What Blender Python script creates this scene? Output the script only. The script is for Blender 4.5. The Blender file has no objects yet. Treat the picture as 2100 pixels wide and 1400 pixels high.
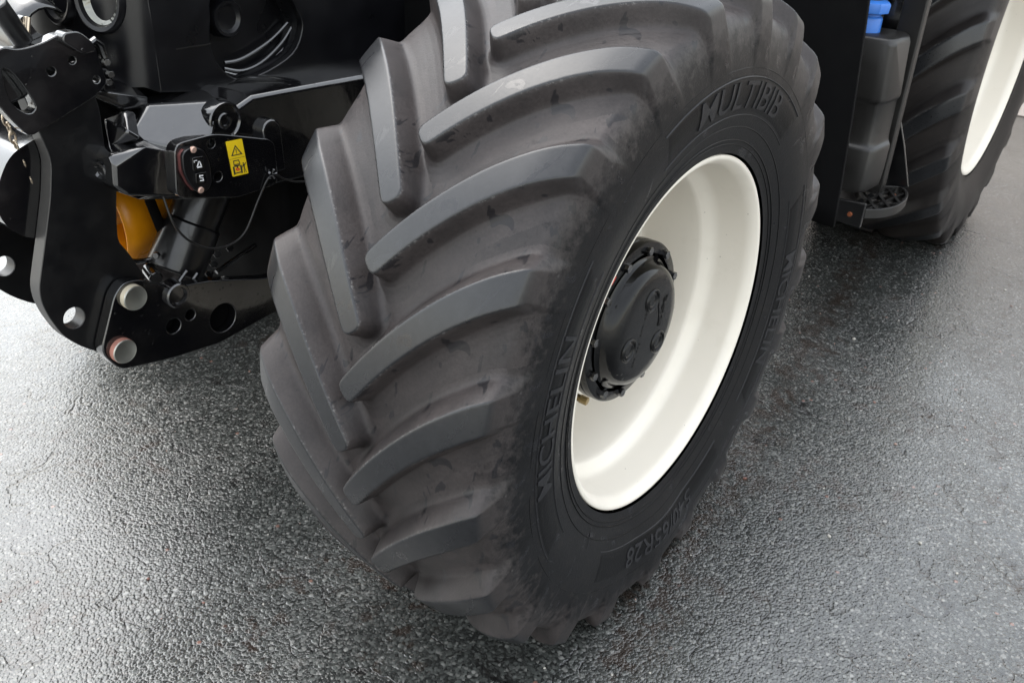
import bpy, bmesh, math, random
import numpy as np
from mathutils import Vector, Matrix

random.seed(4); rng = np.random.default_rng(7)
scn = bpy.context.scene
COL = scn.collection

# ------------------------------------------------------------------ camera
R_ = (0.600194, -0.798454, 0.047301); U_ = (0.371380, 0.330564, 0.867643); F_ = (0.708409, 0.503188, -0.494933)
cam_d = bpy.data.cameras.new("camera"); cam = bpy.data.objects.new("camera", cam_d); COL.objects.link(cam)
cam.matrix_world = Matrix(((R_[0], U_[0], -F_[0], -1.50794), (R_[1], U_[1], -F_[1], -0.89928), (R_[2], U_[2], -F_[2], 1.54481), (0, 0, 0, 1)))
cam_d.sensor_width = 36.0; cam_d.lens = 36.0 * 1833.96 / 2100.0
cam_d.clip_start = 0.05; cam_d.clip_end = 2000
cam_d.dof.use_dof = True; cam_d.dof.focus_distance = 1.75; cam_d.dof.aperture_fstop = 9.0
scn.camera = cam

# ------------------------------------------------------------------ sky, sun, exposure (overcast)
SUN_EL, SUN_AZ = 63.0, 85.0        # direction the light comes from, azimuth counted from +X towards +Y
w = bpy.data.worlds.new("World"); scn.world = w; w.use_nodes = True
nt = w.node_tree; nt.nodes.clear()
sky = nt.nodes.new("ShaderNodeTexSky"); sky.sky_type = 'NISHITA'; sky.sun_disc = False
sky.sun_elevation = math.radians(SUN_EL); sky.sun_rotation = math.radians(90.0 - SUN_AZ)
sky.air_density = 2.0; sky.dust_density = 1.8; sky.ozone_density = 1.0
hs = nt.nodes.new("ShaderNodeHueSaturation"); hs.inputs["Saturation"].default_value = 0.26
bg = nt.nodes.new("ShaderNodeBackground"); bg.inputs["Strength"].default_value = 0.15
out = nt.nodes.new("ShaderNodeOutputWorld")
nt.links.new(sky.outputs[0], hs.inputs["Color"]); nt.links.new(hs.outputs[0], bg.inputs["Color"]); nt.links.new(bg.outputs[0], out.inputs["Surface"])
sl = bpy.data.lights.new("sun", 'SUN'); sl.energy = 0.5; sl.angle = math.radians(70); sl.color = (1.0, 0.97, 0.93)
so = bpy.data.objects.new("sun", sl); COL.objects.link(so)
e, a = math.radians(SUN_EL), math.radians(SUN_AZ)
so.rotation_euler = Vector((math.cos(e) * math.cos(a), math.cos(e) * math.sin(a), math.sin(e))).to_track_quat('Z', 'Y').to_euler()
scn.view_settings.view_transform = 'Standard'; scn.view_settings.look = 'None'
scn.view_settings.exposure = 1.75; scn.view_settings.gamma = 1.0
scn.view_settings.use_curve_mapping = False
scn.render.engine = 'CYCLES'
scn.cycles.use_adaptive_sampling = True; scn.cycles.adaptive_threshold = 0.015; scn.cycles.max_bounces = 5; scn.cycles.diffuse_bounces = 3; scn.cycles.glossy_bounces = 3; scn.cycles.transmission_bounces = 1

# ------------------------------------------------------------------ material helpers
class NT:
    def __init__(s, name):
        s.m = bpy.data.materials.new(name); s.m.use_nodes = True
        s.t = s.m.node_tree; s.n = s.t.nodes; s.l = s.t.links
        s.b = s.n["Principled BSDF"]
    def node(s, typ, **kw):
        n = s.n.new(typ)
        for k, v in kw.items():
            if k in n.inputs.keys(): s.set(n.inputs[k], v)
            else: setattr(n, k, v)
        return n
    def set(s, inp, v):
        if hasattr(v, "is_output") or isinstance(v, bpy.types.NodeSocket): s.l.new(v, inp)
        else:
            if isinstance(v, (tuple, list)) and len(v) == 3 and inp.type == 'RGBA': v = (*v, 1)
            inp.default_value = v
    def coord(s, scale=None, kind="Object"):
        c = s.node("ShaderNodeTexCoord").outputs[kind]
        if scale is None: return c
        m = s.node("ShaderNodeMapping"); s.l.new(c, m.inputs["Vector"]); m.inputs["Scale"].default_value = scale
        return m.outputs[0]
    def noise(s, scale, vec, detail=3.0, rough=0.55, dist=0.0):
        n = s.node("ShaderNodeTexNoise"); s.l.new(vec, n.inputs["Vector"])
        n.inputs["Scale"].default_value = scale; n.inputs["Detail"].default_value = detail
        n.inputs["Roughness"].default_value = rough; n.inputs["Distortion"].default_value = dist
        return n.outputs[0]
    def ramp(s, fac, stops, interp='LINEAR'):
        r = s.node("ShaderNodeValToRGB"); s.l.new(fac, r.inputs[0]); cr = r.color_ramp; cr.interpolation = interp
        while len(cr.elements) < len(stops): cr.elements.new(0.5)
        for el, (p, c) in zip(cr.elements, stops):
            el.position = p; el.color = (c, c, c, 1) if not isinstance(c, (tuple, list)) else (*c, 1)
        return r.outputs[0]
    def mix(s, fac, a_, b_, blend='MIX'):
        m = s.node("ShaderNodeMix", data_type='RGBA', blend_type=blend)
        s.set(m.inputs[0], fac); s.set(m.inputs[6], a_); s.set(m.inputs[7], b_)
        return m.outputs[2]
    def math(s, op, a_, b_=0.0):
        m = s.node("ShaderNodeMath", operation=op); s.set(m.inputs[0], a_); s.set(m.inputs[1], b_); return m.outputs[0]
    def bump(s, h, strength, dist, normal=None):
        b = s.node("ShaderNodeBump"); s.l.new(h, b.inputs["Height"])
        s.set(b.inputs["Strength"], strength); b.inputs["Distance"].default_value = dist
        if normal is not None: s.l.new(normal, b.inputs["Normal"])
        return b.outputs[0]
    def out(s, **kw):
        for k, v in kw.items(): s.set(s.b.inputs[k.replace("_", " ")], v)
        return s.m

def simple(name, col, rough, metal=0.0, bump_scale=None, bump_d=0.0004, coat=0.0, var=0.25, spec=0.5):
    t = NT(name); v = t.coord()
    n = t.noise(11.0, v, 3.0)
    c = t.mix(t.ramp(n, [(0.3, 0.0), (0.7, 1.0)]), tuple(x * (1 - var) for x in col), tuple(min(1, x * (1 + var)) for x in col))
    rr = t.math('ADD', t.math('MULTIPLY', n, rough * 0.6), rough * 0.7)
    kw = dict(Base_Color=c, Roughness=rr, Metallic=metal, Coat_Weight=coat, Specular_IOR_Level=spec)
    if coat: kw["Coat_Roughness"] = 0.06
    if bump_scale: kw["Normal"] = t.bump(t.noise(bump_scale, v, 2.0), 0.5, bump_d)
    return t.out(**kw)

def gloss_black(name, base=0.0028, rough=0.14, peel=70.0, peel_d=0.0005, drops=True, coat=1.0, spec=0.75):
    """black machine enamel: orange peel, dull dust haze and rain beads"""
    t = NT(name); v = t.coord()
    dust = t.ramp(t.noise(14.0, v, 6.0, 0.65), [(0.45, 0.0), (0.85, 1.0)])
    c = t.mix(dust, (base, base, base * 1.25), (base * 2.6, base * 2.5, base * 2.5))
    r = t.math('ADD', t.math('MULTIPLY', dust, 0.18), rough)
    h = t.noise(peel, v, 2.0, 0.5)
    nrm = t.bump(h, 0.35, peel_d)
    if drops:
        vo = t.node("ShaderNodeTexVoronoi", feature='F1'); t.l.new(v, vo.inputs["Vector"]); vo.inputs["Scale"].default_value = 105.0
        sel = t.ramp(t.node_sep(vo.outputs["Color"]) if hasattr(t, "node_sep") else vo.outputs["Color"], [(0.80, 0.0), (0.82, 1.0)])
        dome = t.ramp(vo.outputs["Distance"], [(0.0, 1.0), (0.22, 0.75), (0.32, 0.0)])
        nrm = t.bump(t.math('MULTIPLY', dome, sel), 0.6, 0.0012, nrm)
    return t.out(Base_Color=c, Roughness=r, Normal=nrm, Coat_Weight=coat, Coat_Roughness=0.05, Specular_IOR_Level=spec)

M = {}
M['enamel'] = gloss_black("black_enamel")
M['casting'] = gloss_black("black_casting", 0.003, 0.13, 34.0, 0.0018)
M['plate'] = gloss_black("black_plate", 0.0028, 0.30, 90.0, 0.0003, False, 0.3, 0.5)
M['plate_edge'] = simple("plate_cut_edge", (0.045, 0.043, 0.041), 0.4, 0.0, 120.0)
M['hub'] = gloss_black("hub_enamel", 0.0012, 0.12, 60.0, 0.0008, True, 0.0, 0.32)
M['hood'] = simple("hood_black", (0.003, 0.003, 0.004), 0.30, 0.0, 400.0, 0.0001, var=0.3)
M['plastic'] = simple("moulded_plastic", (0.0095, 0.0088, 0.0083), 0.38, 0.0, 900.0, 0.00025, var=0.3)
M['rubber_shade'] = simple("rubber_shade_black", (0.0015, 0.0015, 0.0018), 0.8, 0.0, 300.0, spec=0.12)  # near-black: real rubber, and shade painted onto parts in dark places
M['steel'] = simple("zinc_steel", (0.42, 0.42, 0.38), 0.38, 0.9, 160.0, 0.0004, var=0.3)
M['rusty'] = simple("rust_primer", (0.36, 0.16, 0.12), 0.6, 0.0, 200.0, 0.0004, var=0.4)
M['gasket'] = simple("red_gasket", (0.10, 0.03, 0.028), 0.5)
M['cream_metal'] = simple("worn_pin_side", (0.62, 0.55, 0.42), 0.45, 0.2, 160.0, 0.0003)
M['chain'] = simple("galvanised_chain", (0.6, 0.5, 0.38), 0.3, 0.9)
M['blue'] = simple("blue_plastic", (0.03, 0.16, 0.55), 0.35, 0.0, 300.0, 0.0002, var=0.1)
M['yellow'] = simple("yellow_sticker", (0.80, 0.56, 0.012), 0.4, var=0.06)
M['black_print'] = simple("black_print", (0.02, 0.02, 0.02), 0.5)
M['red_print'] = simple("red_print", (0.6, 0.03, 0.02), 0.5)
M['white_print'] = simple("white_print", (0.75, 0.75, 0.75), 0.5)
M['orange'] = simple("orange_guard", (0.95, 0.33, 0.006), 0.3, 0.0, 60.0, 0.0006, var=0.15)
M['screw'] = simple("screw_head", (0.62, 0.42, 0.34), 0.35, 0.6)
M['orange_bolt'] = simple("orange_bolt", (0.22, 0.065, 0.025), 0.5, 0.0)
M['brass'] = simple("brass", (0.35, 0.26, 0.12), 0.35, 0.9)
M['lamp_glass'] = simple("lamp_reflector", (0.20, 0.20, 0.18), 0.28, 1.0, 45.0, 0.012)
M['chip_pale'] = simple("chip_pale", (0.42, 0.40, 0.36), 0.5); M['chip_pink'] = simple("chip_pink", (0.28, 0.19, 0.16), 0.5); M['chip_red'] = simple("chip_red", (0.17, 0.075, 0.055), 0.5)
M['wall'] = simple("render_wall", (0.70, 0.62, 0.56), 0.9, 0.0, 40.0, 0.003, var=0.05)
M['coping'] = simple("coping_stone", (0.40, 0.38, 0.35), 0.9, 0.0, 60.0, 0.003)

def rim_paint():
    t = NT("cream_wheel_paint"); v = t.coord()
    dirt = t.ramp(t.noise(7.0, v, 7.0, 0.7), [(0.55, 0.0), (0.95, 1.0)])
    vo = t.node("ShaderNodeTexVoronoi", feature='F1'); t.l.new(v, vo.inputs["Vector"]); vo.inputs["Scale"].default_value = 34.0
    fleck = t.math('MULTIPLY', t.ramp(vo.outputs["Distance"], [(0.025, 1.0), (0.05, 0.0)]), t.ramp(t.noise(5.0, v), [(0.50, 0.0), (0.55, 1.0)]))
    c = t.mix(t.math('MULTIPLY', dirt, 0.55), (0.81, 0.76, 0.67), (0.60, 0.55, 0.46))
    c = t.mix(fleck, c, (0.10, 0.08, 0.06))
    return t.out(Base_Color=c, Roughness=0.33, Normal=t.bump(t.noise(60.0, v, 2.0), 0.2, 0.0003))
M['rim'] = rim_paint()

def rubber(name, col, dusty, rough, stains=True, mottling=0.0, tread=False, rscale=1.0, spec0=0.22):
    """tyre rubber; on the tread the running band is dusty, the lug tops are rubbed smooth, the sidewall stays clean and black"""
    t = NT(name); v = t.coord()
    c = t.mix(t.ramp(t.noise(5.0, v, 5.0, 0.62), [(0.30, 0.0), (0.72, 1.0)]), col, dusty)
    fine = t.noise(190.0, v, 2.0, 0.65)
    r = t.math('ADD', t.math('MULTIPLY', fine, 0.16), rough - 0.08)
    if tread:
        mid = t.noise(48.0, v, 4.0, 0.75)
        sp = t.node("ShaderNodeSeparateXYZ"); t.l.new(v, sp.inputs[0])
        rad = t.math('SQRT', t.math('ADD', t.math('MULTIPLY', sp.outputs[0], sp.outputs[0]), t.math('MULTIPLY', sp.outputs[2], sp.outputs[2])))
        rad = t.math('MULTIPLY', rad, rscale)
        edge = t.math('ADD', rad, t.math('MULTIPLY', t.math('SUBTRACT', mid, 0.5), 0.20))
        dusted = t.ramp(edge, [(0.572, 0.0), (0.632, 1.0)])
        side = t.mix(t.ramp(mid, [(0.52, 0.0), (0.66, 1.0)]), (0.0055, 0.0055, 0.0063), (0.011, 0.010, 0.0098))
        c = t.mix(dusted, side, c)
        at = t.node("ShaderNodeAttribute", attribute_name="top")
        tm = t.ramp(at.outputs["Fac"], [(0.93, 0.0), (0.985, 1.0)])
        tm = t.math('MULTIPLY', tm, t.ramp(rad, [(0.655, 0.0), (0.668, 1.0)]))
        c = t.mix(tm, c, t.mix(t.ramp(mid, [(0.3, 0.0), (0.7, 1.0)]), (0.0060, 0.0065, 0.0080), (0.0115, 0.012, 0.014)))
        r = t.math('SUBTRACT', r, t.math('MULTIPLY', tm, 0.16)); spec = t.math('ADD', t.math('MULTIPLY', dusted, 0.12), t.math('ADD', t.math('MULTIPLY', tm, 0.25), 0.20))
        # pale scuffed rims of the lugs
        ed = t.math('MULTIPLY', t.ramp(at.outputs["Fac"], [(0.86, 0.0), (0.94, 1.0), (0.975, 1.0), (0.995, 0.0)]), t.ramp(fine, [(0.56, 0.0), (0.62, 1.0)]))
        ed = t.math('MULTIPLY', ed, t.ramp(t.noise(9.0, v, 2.0), [(0.45, 0.0), (0.6, 1.0)]))
        c = t.mix(t.math('MULTIPLY', ed, 0.55), c, (0.17, 0.165, 0.16))
        r = t.math('SUBTRACT', r, t.math('MULTIPLY', t.math('SUBTRACT', 1.0, dusted), 0.06))
    c = t.mix(0.28, c, t.mix(1.0, c, t.ramp(fine, [(0.3, 0.45), (0.7, 1.55)]), 'MULTIPLY'))
    if stains:   # damp streaks left by the rain
        st = t.ramp(t.noise(13.0, t.coord((1.0, 2.2, 1.0)), 2.5, 0.55, 1.4), [(0.625, 0.0), (0.64, 1.0)])
        c = t.mix(t.math('MULTIPLY', st, 0.75), c, (0.010, 0.010, 0.012))
        r = t.math('SUBTRACT', r, t.math('MULTIPLY', st, 0.14))
    n = t.bump(fine, t.math('SUBTRACT', 0.30, t.math('MULTIPLY', tm, 0.22)) if tread else 0.3, 0.0012)
    return t.out(Base_Color=c, Roughness=r, Normal=n, Specular_IOR_Level=spec if tread else spec0)
M['tread'] = rubber("tyre_rubber", (0.0185, 0.0165, 0.0168), (0.058, 0.0490, 0.0475), 0.47, True, tread=True)
M['tread_big'] = rubber("tyre_rubber_rear", (0.014, 0.0122, 0.012), (0.030, 0.0255, 0.024), 0.46, False, tread=True, rscale=.707 / .875)
M['panel'] = rubber("tyre_rubber_panel", (0.0028, 0.0028, 0.0032), (0.0045, 0.0045, 0.005), 0.34, False, spec0=0.12)
M['letter'] = rubber("tyre_rubber_letter", (0.013, 0.013, 0.0148), (0.020, 0.020, 0.0225), 0.46, False, spec0=0.28)

def asphalt():
    t = NT("wet_asphalt"); v = t.coord(); warp = t.node("ShaderNodeMix", data_type='VECTOR')
    nz = t.node("ShaderNodeTexNoise"); t.l.new(v, nz.inputs["Vector"]); nz.inputs["Scale"].default_value = 110.0; nz.inputs["Detail"].default_value = 1.5
    sub = t.node("ShaderNodeVectorMath", operation='MULTIPLY_ADD'); t.l.new(nz.outputs["Color"], sub.inputs[0]); sub.inputs[1].default_value = (0.0018, 0.0018, 0.0); t.l.new(v, sub.inputs[2])
    p = sub.outputs[0]
    def voro(scale, feature='F1'):
        n = t.node("ShaderNodeTexVoronoi", feature=feature); t.l.new(p, n.inputs["Vector"]); n.inputs["Scale"].default_value = scale; return n
    v1, v2 = voro(155.0), voro(80.0)
    sep = t.node("ShaderNodeSeparateColor"); t.l.new(v1.outputs["Color"], sep.inputs[0]); r1, g1, b1 = sep.outputs
    sep2 = t.node("ShaderNodeSeparateColor"); t.l.new(v2.outputs["Color"], sep2.inputs[0]); r2, g2, b2 = sep2.outputs
    big = t.noise(2.2, v, 5.0, 0.65)
    greys = [(0.0, (0.021, 0.0225, 0.021)), (0.5, (0.053, 0.0565, 0.053)), (0.85, (0.102, 0.108, 0.101)), (0.97, (0.20, 0.20, 0.188))]
    tone = t.ramp(r1, greys)
    # larger stones standing in the finer ones
    big_stone = t.math('MULTIPLY', t.ramp(v2.outputs["Distance"], [(0.30, 1.0), (0.52, 0.0)]), t.ramp(r2, [(0.50, 0.0), (0.52, 1.0)]))
    tone = t.mix(big_stone, tone, t.ramp(g2, greys))
    tone = t.mix(t.math('MULTIPLY', big_stone, t.ramp(b2, [(0.994, 0.0), (0.9945, 1.0)])), tone, (0.17, 0.095, 0.075))
    stones = t.ramp(v1.outputs["Distance"], [(0.0, 1.0), (0.30, 0.95), (0.50, 0.72), (0.66, 0.25), (0.82, 0.0)])
    h = t.math('MAXIMUM', t.math('MULTIPLY', stones, t.math('ADD', t.math('MULTIPLY', g1, 0.30), 0.45)), big_stone)
    tone = t.mix(t.math('MULTIPLY', t.math('SUBTRACT', 1.0, h), 0.55), tone, (0.009, 0.009, 0.009))
    # hollows holding rusty grit
    grit = t.math('MULTIPLY', t.ramp(big, [(0.50, 0.0), (0.58, 1.0)]), t.ramp(t.noise(21.0, v, 4.0, 0.65), [(0.54, 0.0), (0.60, 1.0)]))
    # cracks
    n2 = t.node("ShaderNodeTexNoise"); t.l.new(v, n2.inputs["Vector"]); n2.inputs["Scale"].default_value = 8.0; n2.inputs["Detail"].default_value = 4.0
    mm = t.node("ShaderNodeVectorMath", operation='MULTIPLY_ADD'); t.l.new(n2.outputs["Color"], mm.inputs[0]); mm.inputs[1].default_value = (0.30, 0.30, 0); t.l.new(v, mm.inputs[2])
    vc = t.node("ShaderNodeTexVoronoi", feature='DISTANCE_TO_EDGE'); t.l.new(mm.outputs[0], vc.inputs["Vector"]); vc.inputs["Scale"].default_value = 4.2
    crack = t.math('MULTIPLY', t.ramp(vc.outputs["Distance"], [(0.004, 1.0), (0.022, 0.0)]), t.ramp(n2.outputs[0], [(0.47, 0.0), (0.55, 1.0)]))
    tone = t.mix(t.math('MULTIPLY', crack, 0.8), tone, (0.006, 0.005, 0.005))
    sx = t.node("ShaderNodeSeparateXYZ"); t.l.new(v, sx.inputs[0])
    dl = t.math('ABSOLUTE', t.math('ADD', t.math('SUBTRACT', sx.outputs[1], t.math('MULTIPLY', sx.outputs[0], 0.123)), 0.315))
    dl = t.math('ADD', dl, t.math('MULTIPLY', t.math('SUBTRACT', n2.outputs[0], 0.5), 0.30))
    seam = t.math('MULTIPLY', t.ramp(dl, [(0.015, 1.0), (0.075, 0.0)]), t.ramp(t.noise(26.0, v, 3.0, 0.65), [(0.44, 0.0), (0.54, 1.0)]))
    grit = t.math('MAXIMUM', grit, seam)
    tone = t.mix(t.math('MULTIPLY', grit, 0.75), tone, (0.022, 0.0125, 0.008))
    film = t.ramp(big, [(0.40, 1.0), (0.60, 0.0)])          # film of water: flatter and glossier where it stands
    h = t.math('SUBTRACT', h, t.math('MULTIPLY', t.math('MAXIMUM', crack, t.math('MULTIPLY', seam, 0.6)), 0.9))
    nrm = t.bump(h, t.math('SUBTRACT', 0.95, t.math('MULTIPLY', film, 0.45)), 0.0018)
    rough = t.math('SUBTRACT', 0.27, t.math('MULTIPLY', film, 0.10))
    return t.out(Base_Color=tone, Roughness=rough, Normal=nrm, Specular_IOR_Level=0.5, Coat_Weight=1.0, Coat_Roughness=0.11, Coat_IOR=1.45, Coat_Normal=nrm)
M['asphalt'] = asphalt()

# ------------------------------------------------------------------ object helpers
def mesh_obj(name, me, mat, parent=None, loc=(0, 0, 0), rot=(0, 0, 0), smooth=True):
    o = bpy.data.objects.new(name, me); COL.objects.link(o)
    if mat is not None and len(me.materials) == 0: me.materials.append(M[mat] if isinstance(mat, str) else mat)
    o.location = loc; o.rotation_euler = rot
    if parent is not None: o.parent = parent
    return o
def from_bm(name, bm, mat, parent=None, bevel=0.0, segs=2, smooth_angle=35, **kw):
    bmesh.ops.recalc_face_normals(bm, faces=bm.faces)
    me = bpy.data.meshes.new(name); bm.to_mesh(me); bm.free()
    me.shade_smooth(); me.set_sharp_from_angle(angle=math.radians(smooth_angle))
    o = mesh_obj(name, me, mat, parent, **kw)
    if bevel:
        b = o.modifiers.new("bevel", 'BEVEL'); b.width = bevel; b.segments = segs; b.limit_method = 'ANGLE'; b.angle_limit = math.radians(28)
        b.harden_normals = True
    return o
def np_mesh(name, verts, faces, top=None):
    me = bpy.data.meshes.new(name); nv, nf = len(verts), len(faces)
    me.vertices.add(nv); me.vertices.foreach_set("co", np.asarray(verts, np.float32).ravel())
    k = faces.shape[1]
    me.loops.add(nf * k); me.loops.foreach_set("vertex_index", faces.astype(np.int32).ravel())
    me.polygons.add(nf); me.polygons.foreach_set("loop_start", np.arange(0, nf * k, k, dtype=np.int32))
    me.update(calc_edges=True); me.shade_smooth()
    if top is not None:
        at_ = me.attributes.new("top", 'FLOAT', 'POINT'); at_.data.foreach_set("value", np.asarray(top, np.float32))
    return me
def empty(name, parent=None, loc=(0, 0, 0), rot=(0, 0, 0)):
    o = bpy.data.objects.new(name, None); COL.objects.link(o); o.location = loc; o.rotation_euler = rot; o.empty_display_size = 0.1
    if parent is not None: o.parent = parent
    return o
def box_bm(bm, x0, x1, y0, y1, z0, z1):
    vs = [bm.verts.new((x, y, z)) for x in (x0, x1) for y in (y0, y1) for z in (z0, z1)]
    for f in ((0, 1, 3, 2), (4, 6, 7, 5), (0, 4, 5, 1), (2, 3, 7, 6), (0, 2, 6, 4), (1, 5, 7, 3)): bm.faces.new([vs[i] for i in f])
    return vs
def hull_bm(bm, pts):
    vs = [bm.verts.new(p) for p in pts]
    r = bmesh.ops.convex_hull(bm, input=vs)
    bad = [g for g in r["geom_interior"] if isinstance(g, bmesh.types.BMVert)]
    if bad: bmesh.ops.delete(bm, geom=bad, context='VERTS')
    bmesh.ops.dissolve_limit(bm, angle_limit=math.radians(1.5), verts=bm.verts, edges=bm.edges)
def plate_bm(outer, holes, y0, y1):
    """flat plate in the XZ plane with holes, thickness from y0 to y1"""
    bm = bmesh.new(); es = []
    for loop in [outer] + list(holes):
        vs = [bm.verts.new((x, y0, z)) for x, z in loop]
        es += [bm.edges.new((vs[i], vs[(i + 1) % len(vs)])) for i in range(len(vs))]
    bmesh.ops.triangle_fill(bm, use_beauty=True, use_dissolve=True, edges=es)
    fs = list(bm.faces)
    ex = bmesh.ops.extrude_face_region(bm, geom=fs)
    bmesh.ops.translate(bm, vec=(0, y1 - y0, 0), verts=[g for g in ex["geom"] if isinstance(g, bmesh.types.BMVert)])
    return bm
def ring_pts(cx, cz, r, n=20, rx=None): return [(cx + (rx or r) * math.cos(2 * math.pi * i / n), cz + r * math.sin(2 * math.pi * i / n)) for i in range(n)]
def smooth_loop(pts, n=4):
    """closed Catmull-Rom"""
    P = np.array(pts, float); N = len(P); o = []
    for i in range(N):
        p0, p1, p2, p3 = P[i - 1], P[i], P[(i + 1) % N], P[(i + 2) % N]
        for k in range(n):
            t = k / n
            o.append(tuple(0.5 * ((2 * p1) + (-p0 + p2) * t + (2 * p0 - 5 * p1 + 4 * p2 - p3) * t * t + (-p0 + 3 * p1 - 3 * p2 + p3) * t ** 3)))
    return o
def round_poly(pts, r, n=4):
    """closed polygon with rounded corners"""
    o = []; N = len(pts)
    for i in range(N):
        a, b, c = (np.array(pts[j % N], float) for j in (i - 1, i, i + 1))
        d0, d1 = a - b, c - b; l0, l1 = np.linalg.norm(d0), np.linalg.norm(d1)
        k = min(r, l0 * 0.45, l1 * 0.45); s, e_ = b + d0 / l0 * k, b + d1 / l1 * k
        for q in range(n + 1):
            t = q / n; o.append(tuple((1 - t) ** 2 * s + 2 * t * (1 - t) * b + t * t * e_))
    return o
def lathe_y(name, prof, mat, parent, n=96, loc=(0, 0, 0), closed=False, smooth_angle=30, rot=(0, 0, 0)):
    """profile of (y, r) turned about the Y axis"""
    prof = np.array(prof, float); th = np.linspace(0, 2 * np.pi, n, endpoint=False)
    V = np.stack([-np.outer(np.cos(th), prof[:, 1]), np.tile(prof[:, 0], (n, 1)), np.outer(np.sin(th), prof[:, 1])], -1).reshape(-1, 3)
    k = len(prof); F = []
    for i in range(n):
        for j in range(k - (0 if closed else 1)):
            F.append((i * k + j, i * k + (j + 1) % k, ((i + 1) % n) * k + (j + 1) % k, ((i + 1) % n) * k + j))
    bm = bmesh.new(); vs = [bm.verts.new(v) for v in V]
    for f in F: bm.faces.new([vs[i] for i in f])
    bmesh.ops.remove_doubles(bm, verts=bm.verts, dist=1e-5)
    return from_bm(name, bm, mat, parent, smooth_angle=smooth_angle, loc=loc, rot=rot)
def tube_bm(bm, pts, r, n=10, closed=False, caps=True):
    P = [Vector(p) for p in pts]; rings = []; up = Vector((0.13, 0.2, 0.97)); N = len(P)
    for i, p in enumerate(P):
        d = (P[(i + 1) % N] - P[i - 1]) if (closed or 0 < i < N - 1) else (P[1] - P[0] if i == 0 else P[-1] - P[-2])
        d.normalize(); s = d.cross(up)
        if s.length < 1e-3: s = d.cross(Vector((1, 0, 0)))
        s.normalize(); u = s.cross(d); rr = r[i] if isinstance(r, (list, tuple)) else r
        rings.append([bm.verts.new(p + rr * (math.cos(2 * math.pi * k / n) * s + math.sin(2 * math.pi * k / n) * u)) for k in range(n)])
    for i in range(N if closed else N - 1):
        a_, b_ = rings[i], rings[(i + 1) % N]
        for k in range(n): bm.faces.new((a_[k], a_[(k + 1) % n], b_[(k + 1) % n], b_[k]))
    if caps and not closed:
        bm.faces.new(rings[0][::-1]); bm.faces.new(rings[-1])
def spline(pts, n=6):
    P = np.array(pts, float); o = []
    for i in range(len(P) - 1):
        p0, p1, p2, p3 = P[max(i - 1, 0)], P[i], P[i + 1], P[min(i + 2, len(P) - 1)]
        for k in range(n):
            t = k / n; o.append(0.5 * ((2 * p1) + (-p0 + p2) * t + (2 * p0 - 5 * p1 + 4 * p2 - p3) * t * t + (-p0 + 3 * p1 - 3 * p2 + p3) * t ** 3))
    o.append(P[-1]); return np.array(o)
def cyl(name, p0, p1, r, mat, parent, n=28, bevel=0.0, segs=2):
    bm = bmesh.new(); tube_bm(bm, [p0, p1], r, n); return from_bm(name, bm, mat, parent, bevel=bevel, segs=segs)
def plate(name, outer, holes, y0, y1, mat, parent, bevel=0.0, segs=2):
    return from_bm(name, plate_bm(outer, holes, y0, y1), mat, parent, bevel=bevel, segs=segs)
def hexbolt(name, c, axis, r, h, mat, parent, n=6):
    bm = bmesh.new(); A = Vector(axis).normalized(); tube_bm(bm, [Vector(c), Vector(c) + A * h], r, n)
    return from_bm(name, bm, mat, parent, bevel=r * 0.12, segs=1)

# ------------------------------------------------------------------ ground and far wall
bm = bmesh.new(); s = 300.0
bm.faces.new([bm.verts.new(q) for q in ((-s, -s, 0), (s, -s, 0), (s, s, 0), (-s, s, 0))])
ground = from_bm("ground", bm, 'asphalt'); ground["kind"] = "structure"

# loose chips of stone lying on the asphalt
bm = bmesh.new()
for i in range(420):
    x, y = random.uniform(-1.6, 3.2), random.uniform(-1.6, 1.9); r = 0.0016 + 0.0042 * random.random() ** 3
    if x * x + y * y < .05: continue
    res = bmesh.ops.create_icosphere(bm, subdivisions=1, radius=r); mi = random.choice((0, 0, 0, 1, 1, 2)); R3 = Matrix.Rotation(random.uniform(0, 6.28), 3, 'Z')
    sx, sy, sz = random.uniform(.8, 1.7), random.uniform(.6, 1.1), random.uniform(.45, .8); vs = set(res["verts"])
    for v in vs:
        q = R3 @ Vector((v.co.x * sx * random.uniform(.75, 1.2), v.co.y * sy * random.uniform(.75, 1.2), v.co.z * sz)); v.co = (x + q.x, y + q.y, max(.0005, r * .35 + q.z))
    for f in {f for v in vs for f in v.link_faces}: f.material_index = mi
chips = from_bm("stone_chips", bm, 'chip_pale', smooth_angle=20); chips["kind"] = "stuff"
chips.data.materials.append(M['chip_pink']); chips.data.materials.append(M['chip_red'])
chips["label"] = "loose pale and reddish stone chips scattered over the wet asphalt"; chips["category"] = "gravel"


wall = empty("boundary_wall", loc=(5.55, 0, 0)); wall["label"] = "pale cream rendered wall standing beyond the rear wheel"; wall["category"] = "wall"
bm = bmesh.new(); box_bm(bm, 0, 0.22, -9, 7, 0, 1.7); from_bm("wall_face", bm, 'wall', wall, bevel=0.01)
bm = bmesh.new(); box_bm(bm, -0.04, 0.26, -9, 7, 1.703, 1.78); from_bm("coping", bm, 'coping', wall, bevel=0.01)

# ------------------------------------------------------------------ tractor
tractor = empty("tractor", loc=(0, 0, 0))
tractor["label"] = "black tractor with cream wheel rims and chunky lugged tyres on wet asphalt"; tractor["category"] = "tractor"

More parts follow.
